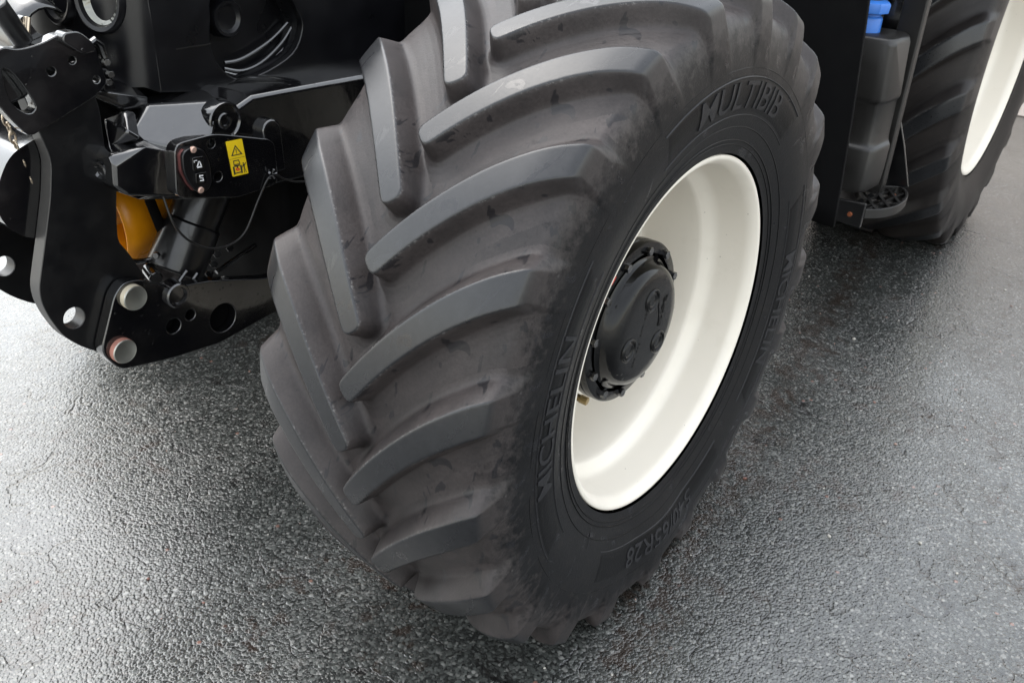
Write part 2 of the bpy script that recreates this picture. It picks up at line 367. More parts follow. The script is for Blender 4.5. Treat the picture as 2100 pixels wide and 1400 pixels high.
# ---- tyre section (half), base and lug-top curves as (lateral, radius)
SB = [(0, .660), (.06, .6595), (.12, .6575), (.17, .6535), (.21, .647), (.238, .640), (.252, .634), (.2625, .619), (.270, .594), (.275, .565), (.277, .535), (.275, .50), (.268, .465), (.258, .43), (.249, .40), (.246, .385)]
ST = [(0, .707), (.06, .706), (.12, .7025), (.17, .697), (.21, .690), (.243, .679), (.2585, .6715), (.2655, .6625), (.2715, .638), (.2765, .605), (.278, .565), (.2755, .515), (.268, .465), (.258, .43), (.249, .40), (.246, .385)]
def sample_section(step_tread, step_side):
    B, T = np.array(SB), np.array(ST); ob, ot = [], []
    def cr(P, i, t):
        p0, p1, p2, p3 = P[max(i - 1, 0)] if i > 0 else P[0] * 2 - P[1] * np.array([1, 1]), P[i], P[i + 1], P[min(i + 2, len(P) - 1)]
        if i == 0: p0 = np.array([-P[1][0], P[1][1]])
        return 0.5 * ((2 * p1) + (-p0 + p2) * t + (2 * p0 - 5 * p1 + 4 * p2 - p3) * t * t + (-p0 + 3 * p1 - 3 * p2 + p3) * t ** 3)
    for i in range(len(B) - 1):
        L = max(np.linalg.norm(T[i + 1] - T[i]), np.linalg.norm(B[i + 1] - B[i])); st = step_tread if i < 11 else step_side
        n = max(2, int(round(L / st)))
        for k in range(n): ob.append(cr(B, i, k / n)); ot.append(cr(T, i, k / n))
    ob.append(B[-1]); ot.append(T[-1])
    return np.array(ob), np.array(ot)
SBP = np.array(SB[8:])[::-1]
def side_y(r):                                     # lateral position of the bare sidewall at radius r
    return np.interp(r, SBP[:, 1], SBP[:, 0])

def lug_field(NP, step_tread, step_side, cols):
    """height field of one pitch; returns B, T (full width), h and owner (side, k) for columns 0..cols"""
    hb, ht = sample_section(step_tread, step_side)
    B = np.concatenate([hb[:0:-1] * [-1, 1], hb]); T = np.concatenate([ht[:0:-1] * [-1, 1], ht])
    dv = np.r_[0, np.cumsum(np.linalg.norm(np.diff(ht, axis=0), axis=1))]
    v = np.concatenate([-dv[:0:-1], dv]); pitch = 360.0 / NP; ph = np.arange(cols + 1) * pitch / cols
    vc = dv[np.argmin(np.abs(ht[:, 0] - .2655) + np.abs(ht[:, 1] - .6625))]
    RM = 0.69
    def cen(x): return np.where(x < vc, 112 * x - 120 * x * x, 112 * vc - 120 * vc * vc + 14 * (x - vc))
    xs = np.concatenate([np.linspace(.010, .05, 8), np.linspace(.06, vc + .10, 34)])
    cu = RM * np.radians(cen(xs)); du = np.gradient(cu, xs); nl = np.hypot(du, 1.0); wd = .0200 + .0058 * np.clip(xs / .24, 0, 1) + .05 * np.clip(xs - vc, 0, 1)
    up = np.stack([cu + wd / nl, xs - wd * du / nl], 1); lo = np.stack([cu - wd / nl, xs + wd * du / nl], 1)
    t0 = np.array([-du[0], -1.0]) / nl[0]; n0 = np.array([1.0, -du[0]]) / nl[0]; aa = np.linspace(0, np.pi, 11)[1:-1]
    cap = np.array([[cu[0], xs[0]] + wd[0] * (n0 * np.sign(np.cos(q)) * abs(np.cos(q)) ** .72 + t0 * abs(np.sin(q)) ** .72 * .95) for q in aa])
    poly = np.concatenate([lo, up[::-1], cap])
    A, Bq = poly, np.roll(poly, -1, 0)
    best = np.zeros((cols + 1, len(v))); own_s = np.full(best.shape, -1); own_k = np.zeros(best.shape, int)
    for side in (0, 1):
        vv = -v if side == 0 else v                 # side 0: the outer (negative Y) half
        off = 0.0 if side == 0 else pitch / 2
        for k in range(-4, 3):
            u = RM * np.radians(ph - off - k * pitch)
            if u[-1] < poly[:, 0].min() - .08 or u[0] > poly[:, 0].max() + .08: continue
            PX = np.broadcast_to(u[:, None], best.shape); PY = np.broadcast_to(vv[None, :], best.shape)
            d = np.full(best.shape, 9.0); ins = np.zeros(best.shape, bool)
            for (ax, ay), (bx, by) in zip(A, Bq):
                ex, ey = bx - ax, by - ay; L2 = ex * ex + ey * ey + 1e-12
                t = np.clip(((PX - ax) * ex + (PY - ay) * ey) / L2, 0, 1)
                d = np.minimum(d, np.hypot(PX - ax - t * ex, PY - ay - t * ey))
                c = ((ay > PY) != (by > PY)) & (PX < (bx - ax) * (PY - ay) / (by - ay + 1e-15) + ax); ins ^= c
            d = np.where(ins, -d, d)
            upper = np.clip((PX - RM * np.radians(cen(np.clip(PY, -.01, .5)))) / .02 * .5 + .5, 0, 1)
            nose = np.clip((0.002 - PY) / .02, 0, 1)
            w1 = .009 + (.006 + .012 * np.clip((PY - .02) / .2, 0, 1)) * upper * (1 - nose); w2 = w1 + .034 - .016 * upper - .018 * nose * (1 - upper)
            x = np.where(d < 0, d, np.where(d < w1, d / w1, 1 + (d - w1) / (w2 - w1)))
            h = np.interp(x, [-.0035, -.0012, 0, .10, .35, 1.0, 1.25, 1.6, 2.0], [1, .997, .985, .90, .69, .16, .065, .016, 0.0])
            h = h * np.clip((vc + .10 - vv[None, :]) / .05, 0, 1)
            m = h > best; best = np.where(m, h, best); own_s = np.where(m, side, own_s); own_k = np.where(m, k, own_k)
    return B, T, best, own_s, own_k, pitch

def deform(P, RL, R0=.707, rb=.385, bul=1.0):
    """flatten the tyre on the ground (RL = axle height) and let the sidewalls bulge"""
    x, y, z = P[:, 0], P[:, 1], P[:, 2]; r = np.hypot(x, z); c = np.clip(-z / np.maximum(r, 1e-6), -1, 1)
    R0 = np.interp(np.abs(y), [0, .06, .12, .17, .21, .245, .262, .30], [.707, .706, .7025, .697, .690, .678, .669, .664])
    Rg = np.where(c > .5, RL / np.maximum(c, .5), 9.0)
    k = .012; q = np.clip(.5 + .5 * (Rg - R0) / k, 0, 1); Rm = Rg * (1 - q) + R0 * q - k * q * (1 - q)
    ratio = np.where(r > rb, (Rm - rb) / (R0 - rb), 1.0)
    f = np.where(r > rb, (rb + (r - rb) * ratio) / np.maximum(r, 1e-6), 1.0)
    bump = np.clip((r - .39) / .1, 0, 1) * np.clip((.70 - r) / .1, 0, 1) * np.clip((np.abs(y) - .12) / .12, 0, 1)
    yy = y * (1 + bul * (1 - ratio) * bump)
    return np.stack([x * f, yy, np.maximum(z * f, -RL - .004)], 1)

def rot_y(P, deg):
    t = math.radians(deg); c, s_ = math.cos(t), math.sin(t)
    return np.stack([P[:, 0] * c + P[:, 2] * s_, P[:, 1], -P[:, 0] * s_ + P[:, 2] * c], 1)

def text_mesh(body, size, offset=0.0):
    cu = bpy.data.curves.new("txt", 'FONT'); cu.body = body; cu.size = size; cu.align_x = 'CENTER'; cu.align_y = 'CENTER'; cu.offset = offset
    ob = bpy.data.objects.new("txt", cu); COL.objects.link(ob)
    dg = bpy.context.evaluated_depsgraph_get(); dg.update()
    me = bpy.data.meshes.new_from_object(ob.evaluated_get(dg)); bpy.data.objects.remove(ob); bpy.data.curves.remove(cu)
    return me

class Wheel:
    def __init__(s, loc, yaw, phase, NP=21, step=.0024, cols=92, rmap=None, ymap=1.0, RL=.655, flip=False, squash=True, yoff=0.0, bul=1.0):
        s.yoff = yoff; s.bul = bul
        s.e = empty("wheel", tractor, loc, (0, 0, yaw))
        if flip: s.e.scale = (1, -1, 1)
        s.mat = 'tread' if rmap is None else 'tread_big'; s.rmap = rmap; s.ymap = ymap; s.RL = RL; s.squash = squash; s.phase = phase; s.NP = NP
        s.build_tyre(NP, step, cols)
    def fin(s, P):                                # section space -> wheel space, with the squash of the loaded tyre
        if s.squash: P = deform(P, s.RL0(), bul=s.bul)
        if s.yoff: P = np.stack([P[:, 0], P[:, 1] * .956 + s.yoff, P[:, 2]], 1)
        if s.rmap is not None:
            r = np.hypot(P[:, 0], P[:, 2]); rn = s.rmap(r); f = rn / np.maximum(r, 1e-6)
            P = np.stack([P[:, 0] * f, P[:, 1] * s.ymap, P[:, 2] * f], 1)
        return P
    def RL0(s): return s.RL if s.rmap is None else s.RL_sec
    RL_sec = .655; yoff = 0.0; bul = 1.0
    def build_tyre(s, NP, step, cols):
        key = (NP, step, cols)
        if key not in Wheel.cache: Wheel.cache[key] = lug_field(NP, step, step * 3.0, cols)
        B, T, h, os_, ok_, pitch = Wheel.cache[key]; n = len(B)
        Y = B[None, :, 0] * (1 - h) + T[None, :, 0] * h; Rr = B[None, :, 1] * (1 - h) + T[None, :, 1] * h
        ph = np.radians(np.arange(cols + 1) * pitch / cols)
        hq = np.stack([h[:-1, :-1], h[1:, :-1], h[1:, 1:], h[:-1, 1:]], -1); am = hq.argmax(-1)
        sq = np.take_along_axis(np.stack([os_[:-1, :-1], os_[1:, :-1], os_[1:, 1:], os_[:-1, 1:]], -1), am[..., None], -1)[..., 0]
        kq = np.take_along_axis(np.stack([ok_[:-1, :-1], ok_[1:, :-1], ok_[1:, 1:], ok_[:-1, 1:]], -1), am[..., None], -1)[..., 0]
        bare = hq.max(-1) <= 1e-6
        # carcass
        J, I = np.nonzero(bare); MC = NP * cols; faces = []
        for m in range(NP):
            c0 = m * cols + J; c1 = (c0 + 1) % MC
            faces.append(np.stack([c0 * n + I, c1 * n + I, c1 * n + I + 1, c0 * n + I + 1], 1))
        F = np.concatenate(faces); used, inv = np.unique(F, return_inverse=True); F = inv.reshape(-1, 4)
        cj, ci = used // n, used % n; pp = np.radians(s.phase) + cj * np.radians(pitch) / cols
        r_ = Rr[cj % cols, ci]; y_ = Y[cj % cols, ci]
        V = np.stack([-r_ * np.cos(pp), y_, r_ * np.sin(pp)], 1)
        s.tyre = mesh_obj("tyre", np_mesh("tyre", s.fin(V), F), s.mat, s.e)
        # lugs: one mesh per side, copied round the tyre; those the ground presses get their own
        for side in (0, 1):
            Vs, Fs, base = [], [], 0
            for m in range(-3, 5):
                J, I = np.nonzero((~bare) & (sq == side) & (kq == -m))
                if len(J) == 0: continue
                c0, c1 = m * cols + J, m * cols + J + 1
                ids = np.stack([c0 * n + I, c1 * n + I, c1 * n + I + 1, c0 * n + I + 1], 1) + 10 * cols * n
                Fs.append(ids)
            F = np.concatenate(Fs); used, inv = np.unique(F, return_inverse=True); F = inv.reshape(-1, 4)
            cj, ci = used // n - 10 * cols, used % n; pp = cj * np.radians(pitch) / cols
            r_ = Rr[cj % cols, ci]; y_ = Y[cj % cols, ci]; hv = h[cj % cols, ci]
            V0 = np.stack([-r_ * np.cos(pp), y_, r_ * np.sin(pp)], 1)
            shared = None
            for k in range(NP):
                ang = s.phase + k * pitch; V = rot_y(V0, ang); Vd = deform(V, s.RL0()) if s.squash else V
                if np.abs(Vd - V).max() > 3e-4:
                    o = mesh_obj("tread_lug", np_mesh("tread_lug", s.fin(V), F, hv), s.mat, s.e)
                else:
                    if shared is None:
                        sq0, s.squash = s.squash, False; shared = np_mesh("tread_lug", s.fin(V0), F, hv); s.squash = sq0
                    o = mesh_obj("tread_lug", shared, s.mat, s.e, rot=(0, math.radians(ang), 0))
    cache = {}
    def on_side(s, P, lift):
        """(phi degrees, radius) points -> lying on the outer sidewall, raised by lift"""
        ph, r = np.radians(P[:, 0]), P[:, 1]; y = -(side_y(r) + lift)
        return s.fin(np.stack([-r * np.cos(ph), y, r * np.sin(ph)], 1))
    def lettering(s, body, phc, rad, size, offset=0.0, lift=.0012, mat='letter', stretch=1.0):
        me = text_mesh(body, size, offset); bm = bmesh.new(); bm.from_mesh(me); bpy.data.meshes.remove(me)
        bmesh.ops.triangulate(bm, faces=bm.faces)
        for _ in range(3):
            es = [e_ for e_ in bm.edges if e_.calc_length() > .012]
            if not es: break
            bmesh.ops.subdivide_edges(bm, edges=es, cuts=1); bmesh.ops.triangulate(bm, faces=bm.faces)
        ex = bmesh.ops.extrude_face_region(bm, geom=list(bm.faces)); top = {g for g in ex["geom"] if isinstance(g, bmesh.types.BMVert)}
        bm.verts.ensure_lookup_table(); vs = list(bm.verts)
        P = np.array([(phc + math.degrees(v.co.x * stretch / rad), rad + v.co.y) for v in vs]); L = np.array([lift if v in top else -.001 for v in vs])
        Q = s.on_side(P, L)
        for v, q in zip(vs, Q): v.co = q
        return from_bm("lettering", bm, mat, s.e, smooth_angle=25)
    def patch(s, name, ph0, ph1, r0, r1, lift, mat, n=60, m=8, taper=0.0):
        """raised band on the sidewall between two angles, ends slanted by taper degrees"""
        P, L = [], []
        for i in range(n + 1):
            for j in range(m + 1):
                t = j / m; a0 = ph0 + taper * (1 - t); a1 = ph1 - taper * (1 - t)
                P.append((a0 + (a1 - a0) * i / n, r0 + (r1 - r0) * t)); L.append(-.001 if i in (0, n) or j in (0, m) else lift)
        Q = s.on_side(np.array(P), np.array(L)); F = []
        for i in range(n):
            for j in range(m):
                k = i * (m + 1) + j; F.append((k, k + 1, k + m + 2, k + m + 1))
        return mesh_obj(name, np_mesh(name, Q, np.array(F)), mat, s.e)
    def ridge(s, ph0, ph1, rad, wdt, lift, mat='letter', name="moulding_line"):
        n = max(6, int(abs(ph1 - ph0) / 1.5)); P, L = [], []
        for i in range(n + 1):
            a_ = ph0 + (ph1 - ph0) * i / n
            for j, (d, l) in enumerate(((-1, -.001), (-.5, lift), (.5, lift), (1, -.001))): P.append((a_, rad + d * wdt)); L.append(l)
        Q = s.on_side(np.array(P), np.array(L)); F = [(i * 4 + j, i * 4 + j + 1, i * 4 + j + 5, i * 4 + j + 4) for i in range(n) for j in range(3)]
        return mesh_obj(name, np_mesh(name, Q, np.array(F)), mat, s.e)

# ---- near front wheel
FW = Wheel((0, 0, .655), math.radians(-.7155), 26.3 - 17.143 * 3 - 0.5, yoff=-.012)
FW.ridge(0, 360, .548, .0012, .0010, 'panel'); FW.ridge(0, 360, .438, .0015, .0012, 'panel'); FW.ridge(0, 360, .412, .0016, .0018, 'panel'); FW.ridge(0, 360, .403, .0012, .0014, 'panel')
FW.patch("text_band", 64, 131, .462, .532, .0009, 'panel', taper=0)
FW.ridge(64, 131, .532, .0014, .0022); FW.ridge(64, 131, .462, .0010, .0016)
FW.lettering("MULTIBIB", 97.5, .497, .072, .0004, .0026, stretch=1.22)
for c, rdir in ((4, 1), (-172, 1)):
    FW.patch("text_band", c - 32, c + 34, .470, .532, .0009, 'panel', taper=3)
    FW.lettering("MICHELIN", c + 4, .501, .066, .0004, .0024, stretch=1.02)
    FW.ridge(c - 32, c + 34, .470, .0010, .0018); FW.ridge(c - 32, c + 34, .532, .0010, .0016)
FW.patch("text_band", -124, -56, .462, .532, .0009, 'panel', taper=0)
FW.ridge(-124, -56, .462, .0012, .0020)
FW.lettering("540/65R28", -90, .497, .068, .0004, .0024, stretch=1.02)
FW.ridge(-47.2, -46.6, .44, .03, .0010)

def make_rim(parent, k=1.0, ky=1.0):
    p = [(-.236, .3815), (-.2415, .3810), (-.2435, .378), (-.2425, .372), (-.236, .3655), (-.228, .3605), (-.218, .3578), (-.200, .3570), (-.165, .3545), (-.150, .352), (-.140, .346), (-.128, .334), (-.115, .3275),
         (-.06, .322), (.00, .316), (.022, .312), (.034, .302), (.040, .285), (.043, .24), (.044, .165), (.056, .165), (.056, .29), (.048, .318), (.034, .330), (-.10, .340), (-.13, .36), (-.20, .372), (-.232, .376)]
    P = spline(p + [p[0]], 3)[:-1]; P = [(y * ky, r * k) for y, r in P]
    return lathe_y("rim", P, 'rim', parent, n=144, closed=True, smooth_angle=60)
rim = make_rim(FW.e)
lathe_y("weld_bead", [(.030, .3085), (.026, .3095), (.0265, .3060), (.031, .3020), (.036, .3000), (.037, .304)], 'rim', FW.e, n=144, closed=True, smooth_angle=70)
# inner barrel of the rim, beyond the disc
lathe_y("rim_barrel", [(.05, .33), (.12, .345), (.20, .365), (.24, .381), (.24, .372), (.19, .355), (.12, .335), (.05, .32)], 'rim', FW.e, n=96, closed=True)
# planetary hub
lathe_y("hub", [(.30, .10), (.30, .17), (.05, .174), (-.095, .172), (-.100, .174), (-.104, .179), (-.118, .179), (-.1195, .1765), (-.1205, .1765), (-.1225, .179), (-.134, .179), (-.1375, .177), (-.139, .172), (-.139, .155)], 'hub', FW.e, n=96, smooth_angle=40)
lathe_y("hub_cap", [(-.1385, .147), (-.1415, .141), (-.147, .1375), (-.158, .1335), (-.1665, .128), (-.1725, .119), (-.1755, .108), (-.1767, .09), (-.177, .06), (-.177, .0)], 'hub', FW.e, n=96, smooth_angle=50)
for i in range(12):
    a_ = math.radians(i * 30 + 8); c = Vector((-.1615 * math.cos(a_), -.138, .1615 * math.sin(a_)))
    hexbolt("hub_bolt", c, (0, -1, 0), .0098, .0125, 'enamel', FW.e)
for x, z in ((-.022, .083), (-.099, -.003), (.027, -.034)):
    lathe_y("plug_ring", [(-.190, .0265), (-.1935, .0255), (-.1945, .0235), (-.1935, .0215), (-.1895, .0205), (-.1895, .019), (-.192, .0175), (-.193, .0155), (-.192, .013), (-.1895, .011), (-.1895, 0)], 'hub', FW.e, n=36, loc=(x + .024, .0135, z - .0175), smooth_angle=60)
def cap_text(body, x, z, size, ang):
    me = text_mesh(body, size, .0003); bm = bmesh.new(); bm.from_mesh(me); bpy.data.meshes.remove(me)
    ex = bmesh.ops.extrude_face_region(bm, geom=list(bm.faces)); top = {g for g in ex["geom"] if isinstance(g, bmesh.types.BMVert)}
    c, s_ = math.cos(ang), math.sin(ang)
    for v in bm.verts:
        px, pz = v.co.x * c - v.co.y * s_, v.co.x * s_ + v.co.y * c
        v.co = (x + px + .024, -.1787 if v in top else -.1765, z + pz - .0175)
    return from_bm("lettering", bm, 'hub', FW.e)
cap_text("OIL LEVEL", .030, .040, .016, math.radians(75))
for (x, z, L, ang) in ((-.045, .040, .055, 74), (-.062, -.030, .05, 70)):
    bm = bmesh.new(); c, s_ = math.cos(math.radians(ang)), math.sin(math.radians(ang))
    for q in range(7):
        if q == 3: continue
        d = (q / 6 - .5) * L; hh = random.uniform(.0028, .0045)
        vs = box_bm(bm, -.002, .002, -.1918, -.190, -hh, hh)
        for v in vs: px, pz = v.co.x * 1.0, v.co.z; v.co = (x + d * c + px * c - pz * s_, v.co.y, z + d * s_ + px * s_ + pz * c)
    o = from_bm("cast_marks", bm, 'hub', FW.e); o.location = (.024, .0135, -.0175)
bm = bmesh.new(); box_bm(bm, -.001, .001, -.1918, -.190, -.035, .035)
o = from_bm("cast_line", bm, 'hub', FW.e); o.location = (.038, .0135, .0275); o.rotation_euler = (0, math.radians(-14), 0)
# red paint smear at the flange
lath = [(-.1405, .1735), (-.1400, .1690)]
bm = bmesh.new(); prev = None
for i in range(14):
    a_ = math.radians(22 + i * 2.6); wv = .0012 + .002 * abs(math.sin(i * 1.9))
    vs = [bm.verts.new((-r * math.cos(a_), -.1412, r * math.sin(a_))) for r in (.1735 + wv * .5, .1735 - wv)]
    if prev: bm.faces.new((prev[0], vs[0], vs[1], prev[1]))
    prev = vs
from_bm("paint_smear", bm, 'red_print', FW.e)
# valve
va = Vector((-.030, -.047, -.215))
cyl("valve_base", va + Vector((0, .092, -.0)), va, .0085, 'brass', FW.e, 16, .001)
hexbolt("valve_cap", va, (.12, -1, -.1), .0105, .020, 'brass', FW.e)

# ---- far front wheel and the rear wheels
def small_wheel(loc, flip, rmap=None, ymap=1.0, RL=.655, rs=1.0, phase=3.0, step=.006, cols=36):
    W = Wheel(loc, 0, phase, step=step, cols=cols, rmap=rmap, ymap=ymap, RL=RL, flip=flip, bul=.25)
    return W
W2 = small_wheel((.42, 1.84, .655), True); make_rim(W2.e)  # unseen wheel, set back so its reflection darkens the wet ground
rr_map = lambda r: .530 + (r - .381) * (.875 - .530) / (.707 - .381)
Wheel.RL_sec = .381 + (.82 - .530) / (.875 - .530) * (.707 - .381)
YM = 1.20
RX, RY = 2.94, -.260 + .2435 * YM
W3 = small_wheel((RX, RY, .82), False, rr_map, YM, .82, phase=9.0, step=.0045, cols=50); make_rim(W3.e, .530 / .381, YM)
W4 = small_wheel((RX, 1.86 - RY, .82), True, rr_map, YM, .82); make_rim(W4.e, .530 / .381, YM)
for W_, k in ((W2, 1.0), (W3, 1.25), (W4, 1.25)):
    lathe_y("hub", [(.30, .10), (.30, .17 * k), (.05, .174 * k), (-.05, .172 * k), (-.06, .16 * k), (-.09, .12 * k), (-.095, 0)], 'hub', W_.e, n=48)

# ---- axle, chassis, engine block (dark under-structure)
bm = bmesh.new(); tube_bm(bm, [(0, .20, .655), (0, .42, .66), (0, .62, .70), (.1, .92, .72), (.2, 1.22, .70), (.36, 1.46, .66), (.42, 1.66, .655)], [.14, .10, .10, .13, .10, .10, .14], 20)
from_bm("front_axle", bm, 'casting', tractor)
bm = bmesh.new(); hull_bm(bm, [(x, y, z) for x in (-.22, 2.7) for y, z in ((.80, .44), (.70, .60), (.68, 1.0), (.76, 1.03), (1.10, 1.03), (1.16, 1.0), (1.14, .60), (1.04, .44))])
from_bm("chassis", bm, 'rubber_shade', tractor, bevel=.02)  # belly kept low to block sky reflections; near-black colour stands for shade
bm = bmesh.new(); tube_bm(bm, [(RX, .25, .82), (RX, .5, .82), (RX, .78, .84), (RX, 1.08, .84), (RX, 1.35, .82), (RX, 1.6, .82)], [.20, .17, .24, .24, .17, .20], 20)
from_bm("rear_axle", bm, 'casting', tractor)
bm = bmesh.new(); hull_bm(bm, [(.25, .40, .62), (.25, .40, 1.25), (1.15, .30, .60), (1.15, .30, 1.25), (.25, 1.4, .62), (.25, 1.4, 1.25), (1.15, 1.5, .6), (1.15, 1.5, 1.25)])
from_bm("fuel_tank", bm, 'rubber_shade', tractor, bevel=.05, segs=4)

# ---- bonnet: side panel with the teardrop recess, rounded nose, lamps
HOODTOP = 1.62; HY = 0.74
recess = smooth_loop([(-0.314, 1.23), (-0.331, 1.179), (-0.337, 1.122), (-0.317, 1.079), (-0.276, 1.05), (-0.21, 1.052), (-0.123, 1.082), (-0.089, 1.131), (-0.097, 1.169), (-0.131, 1.214), (-0.214, 1.245)], 4)
outer = [(-0.469, 1.053), (-0.33, 1.03), (-0.129, 1.017), (0.089, 1.005), (0.51, 0.994), (.9, 1.0), (1.15, 1.02), (1.15, HOODTOP), (-0.469, HOODTOP - .06)]
plate("bonnet_side", outer, [recess], HY, HY + .02, 'hood', tractor, bevel=.004)
rcx = sum(q[0] for q in recess) / len(recess); rcz = sum(q[1] for q in recess) / len(recess)
plate("recess_back", [(rcx + (x - rcx) * 1.06, rcz + (z - rcz) * 1.06) for x, z in recess], [], HY + .05, HY + .06, 'hood', tractor)
rw = bmesh.new(); a0 = [rw.verts.new((x, HY + .018, z)) for x, z in recess]; a1 = [rw.verts.new((rcx + (x - rcx) * .92, HY + .052, rcz + (z - rcz) * .92)) for x, z in recess]
for i in range(len(a0)): rw.faces.new((a0[i], a0[(i + 1) % len(a0)], a1[(i + 1) % len(a0)], a1[i]))
from_bm("recess_wall", rw, 'hood', tractor)
for sl_ in [[(-0.284, 1.079), (-0.249, 1.079), (-0.208, 1.089), (-0.151, 1.111), (-0.102, 1.141)], [(-0.287, 1.067), (-0.239, 1.055), (-0.183, 1.066), (-0.124, 1.099), (-0.089, 1.132)], [(-0.287, 1.059), (-0.24, 1.045), (-0.178, 1.055), (-0.11, 1.092), (-0.081, 1.124)]]:
    pts = spline([(x, HY + .035, z) for x, z in sl_], 6)
    bm = bmesh.new(); tube_bm(bm, [tuple(q) for q in pts], .0042, 8); from_bm("recess_slat", bm, 'enamel', tractor)
lathe_y("recess_boss", [(.05, .042), (.026, .040), (.020, .036), (.0205, .030), (.028, .024), (.032, .0)], 'hood', tractor, n=40, loc=(-0.271, HY, 1.171))
bm = bmesh.new(); box_bm(bm, -0.421, -0.338, HY - .0015, HY + .001, 1.13, 1.13 + .0025); from_bm("bonnet_crease", bm, 'plastic', tractor)
x0 = -0.469
plan = spline([(x0, HY), (x0 - .03, HY + .008), (x0 - .06, HY + .035), (x0 - .08, HY + .075), (x0 - .095, HY + .14), (x0 - .102, HY + .20), (x0 - .105, HY + .25), (x0 - .102, HY + .30), (x0 - .095, HY + .36), (x0 - .08, HY + .425), (x0 - .06, HY + .465), (x0 - .03, HY + .492), (x0, HY + .50), (.3, HY + .50), (1.15, HY + .50)], 5)
zb = 1.053; zs = [zb, zb + .015, 1.12, 1.2, 1.3, 1.4, 1.5, 1.57, 1.60]
bm = bmesh.new(); rows = []
for z in zs:
    t = (z - zb) / .55; lean = .08 * t * t; row = []
    for x, y in plan:
        zz = z
        if z < zb + .001: zz = zb + max(0, (x0 - x)) * .5
        row.append(bm.verts.new((x + (lean if x < x0 + .02 else lean * max(0, (.3 - x)) / .8), y, zz)))
    rows.append(row)
for r0, r1 in zip(rows, rows[1:]):
    for i in range(len(r0) - 1): bm.faces.new((r0[i], r0[i + 1], r1[i + 1], r1[i]))
top = rows[-1]; c = bm.verts.new((.2, HY + .25, HOODTOP + .02))
for i in range(len(top) - 1): bm.faces.new((top[i], top[i + 1], c))
from_bm("bonnet_nose", bm, 'hood', tractor, smooth_angle=50)
for (x, y, z, r) in ((x0 - .068, HY + .052, 1.232, .034), (x0 - .094, HY + .150, 1.232, .032)):
    n_ = Vector((-.84, -.52, .12)) if y < HY + .1 else Vector((-.985, -.14, .12)); n_.normalize()
    q = n_.to_track_quat('Z', 'Y'); C0 = Vector((x, y, z)) + n_ * .002
    def ringp(rr, d, n=36, ez=1.35): return [C0 + q @ Vector((rr * math.cos(2 * math.pi * i / n), rr * ez * math.sin(2 * math.pi * i / n), d)) for i in range(n)]
    bm = bmesh.new(); rs = [[bm.verts.new(p) for p in ringp(rr, d)] for rr, d in ((r * 1.42, -.03), (r * 1.40, .002), (r * 1.28, .007), (r * 1.12, .005), (r * 1.03, -.010))]
    for a_, b_ in zip(rs, rs[1:]):
        for i in range(36): bm.faces.new((a_[i], a_[(i + 1) % 36], b_[(i + 1) % 36], b_[i]))
    hl = from_bm("headlight", bm, 'hood', tractor, smooth_angle=50)
    bm = bmesh.new(); rs = [[bm.verts.new(p) for p in ringp(rr, d)] for rr, d in ((r * 1.04, -.006), (r * .8, -.010), (r * .5, -.016), (r * .2, -.018))]
    for a_, b_ in zip(rs, rs[1:]):
        for i in range(36): bm.faces.new((a_[i], a_[(i + 1) % 36], b_[(i + 1) % 36], b_[i]))
    bm.faces.new(rs[-1]); from_bm("reflector", bm, 'lamp_glass', hl, smooth_angle=60)
# glossy bumper bowl in front of the nose
bm = bmesh.new(); prev = None
for i in range(13):
    t = i / 12; y = .80 + .40 * t; cur = []
    for k in range(12):
        a_ = math.radians(-30 + 150 * k / 11); rr = .085 + .02 * math.sin(math.pi * t)
        cur.append(bm.verts.new((-.64 - rr * math.cos(a_) * .75, y, 1.135 + rr * math.sin(a_) * 1.1 + .02 * math.sin(math.pi * t))))
    if prev:
        for k in range(11): bm.faces.new((prev[k], prev[k + 1], cur[k + 1], cur[k]))
    prev = cur
o = from_bm("bumper_bowl", bm, 'enamel', tractor, smooth_angle=60); m_ = o.modifiers.new("solid", 'SOLIDIFY'); m_.thickness = .006

# ---- front support casting
bm = bmesh.new()
hull_bm(bm, [(-.513, .642, .966), (-.515, .642, .870), (-.40, .642, .842), (-.10, .642, .82), (.35, .642, .80), (.35, .642, 1.02), (-.10, .642, 1.024), (-.32, .642, 1.039), (-.440, .642, .99), (-.36, .72, 1.052), (.35, .72, 1.035), (.35, 1.18, .82), (-.49, 1.18, .87), (-.45, 1.18, 1.03), (.35, 1.18, 1.03)])
o1 = from_bm("front_support", bm, 'casting', tractor, bevel=.012, segs=4)
bm = bmesh.new()   # sloping shoulder that catches the sky
hull_bm(bm, [(-.513, .636, .970), (-.560, .682, .985), (-.5685, .706, 1.001), (-.513, .722, 1.042), (-.400, .656, 1.042), (-.4485, .6185, .9865), (-.385, .66, 1.035), (-.36, .74, 1.045), (-.50, .80, 1.035), (-.57, .76, .96), (-.56, .70, .92), (-.50, .64, .91), (-.43, .64, .94), (-.52, .8, .88)])
from_bm("support_shoulder", bm, 'casting', tractor, bevel=.007, segs=4)
bm = bmesh.new()   # flange running forward under the bonnet
hull_bm(bm, [(-.640, .70, 1.098), (-.632, .70, 1.082), (-.575, .71, 1.046), (-.572, .71, 1.056), (-.50, .735, 1.050), (-.50, .80, 1.075), (-.63, .82, 1.10), (-.62, .82, 1.08), (-.56, .73, 1.03), (-.50, .74, 1.03)])
from_bm("support_flange", bm, 'casting', tractor, bevel=.005, segs=3)
bm = bmesh.new(); hull_bm(bm, [(-.575, .70, 1.045), (-.600, .66, 1.018), (-.580, .655, 1.0), (-.555, .70, 1.04), (-.57, .78, 1.03), (-.57, .76, .96), (-.62, .70, .98), (-.61, .72, 1.03)])
from_bm("support_web", bm, 'casting', tractor, bevel=.005, segs=3)
bm = bmesh.new()   # square boss with the bolt hole on the front end
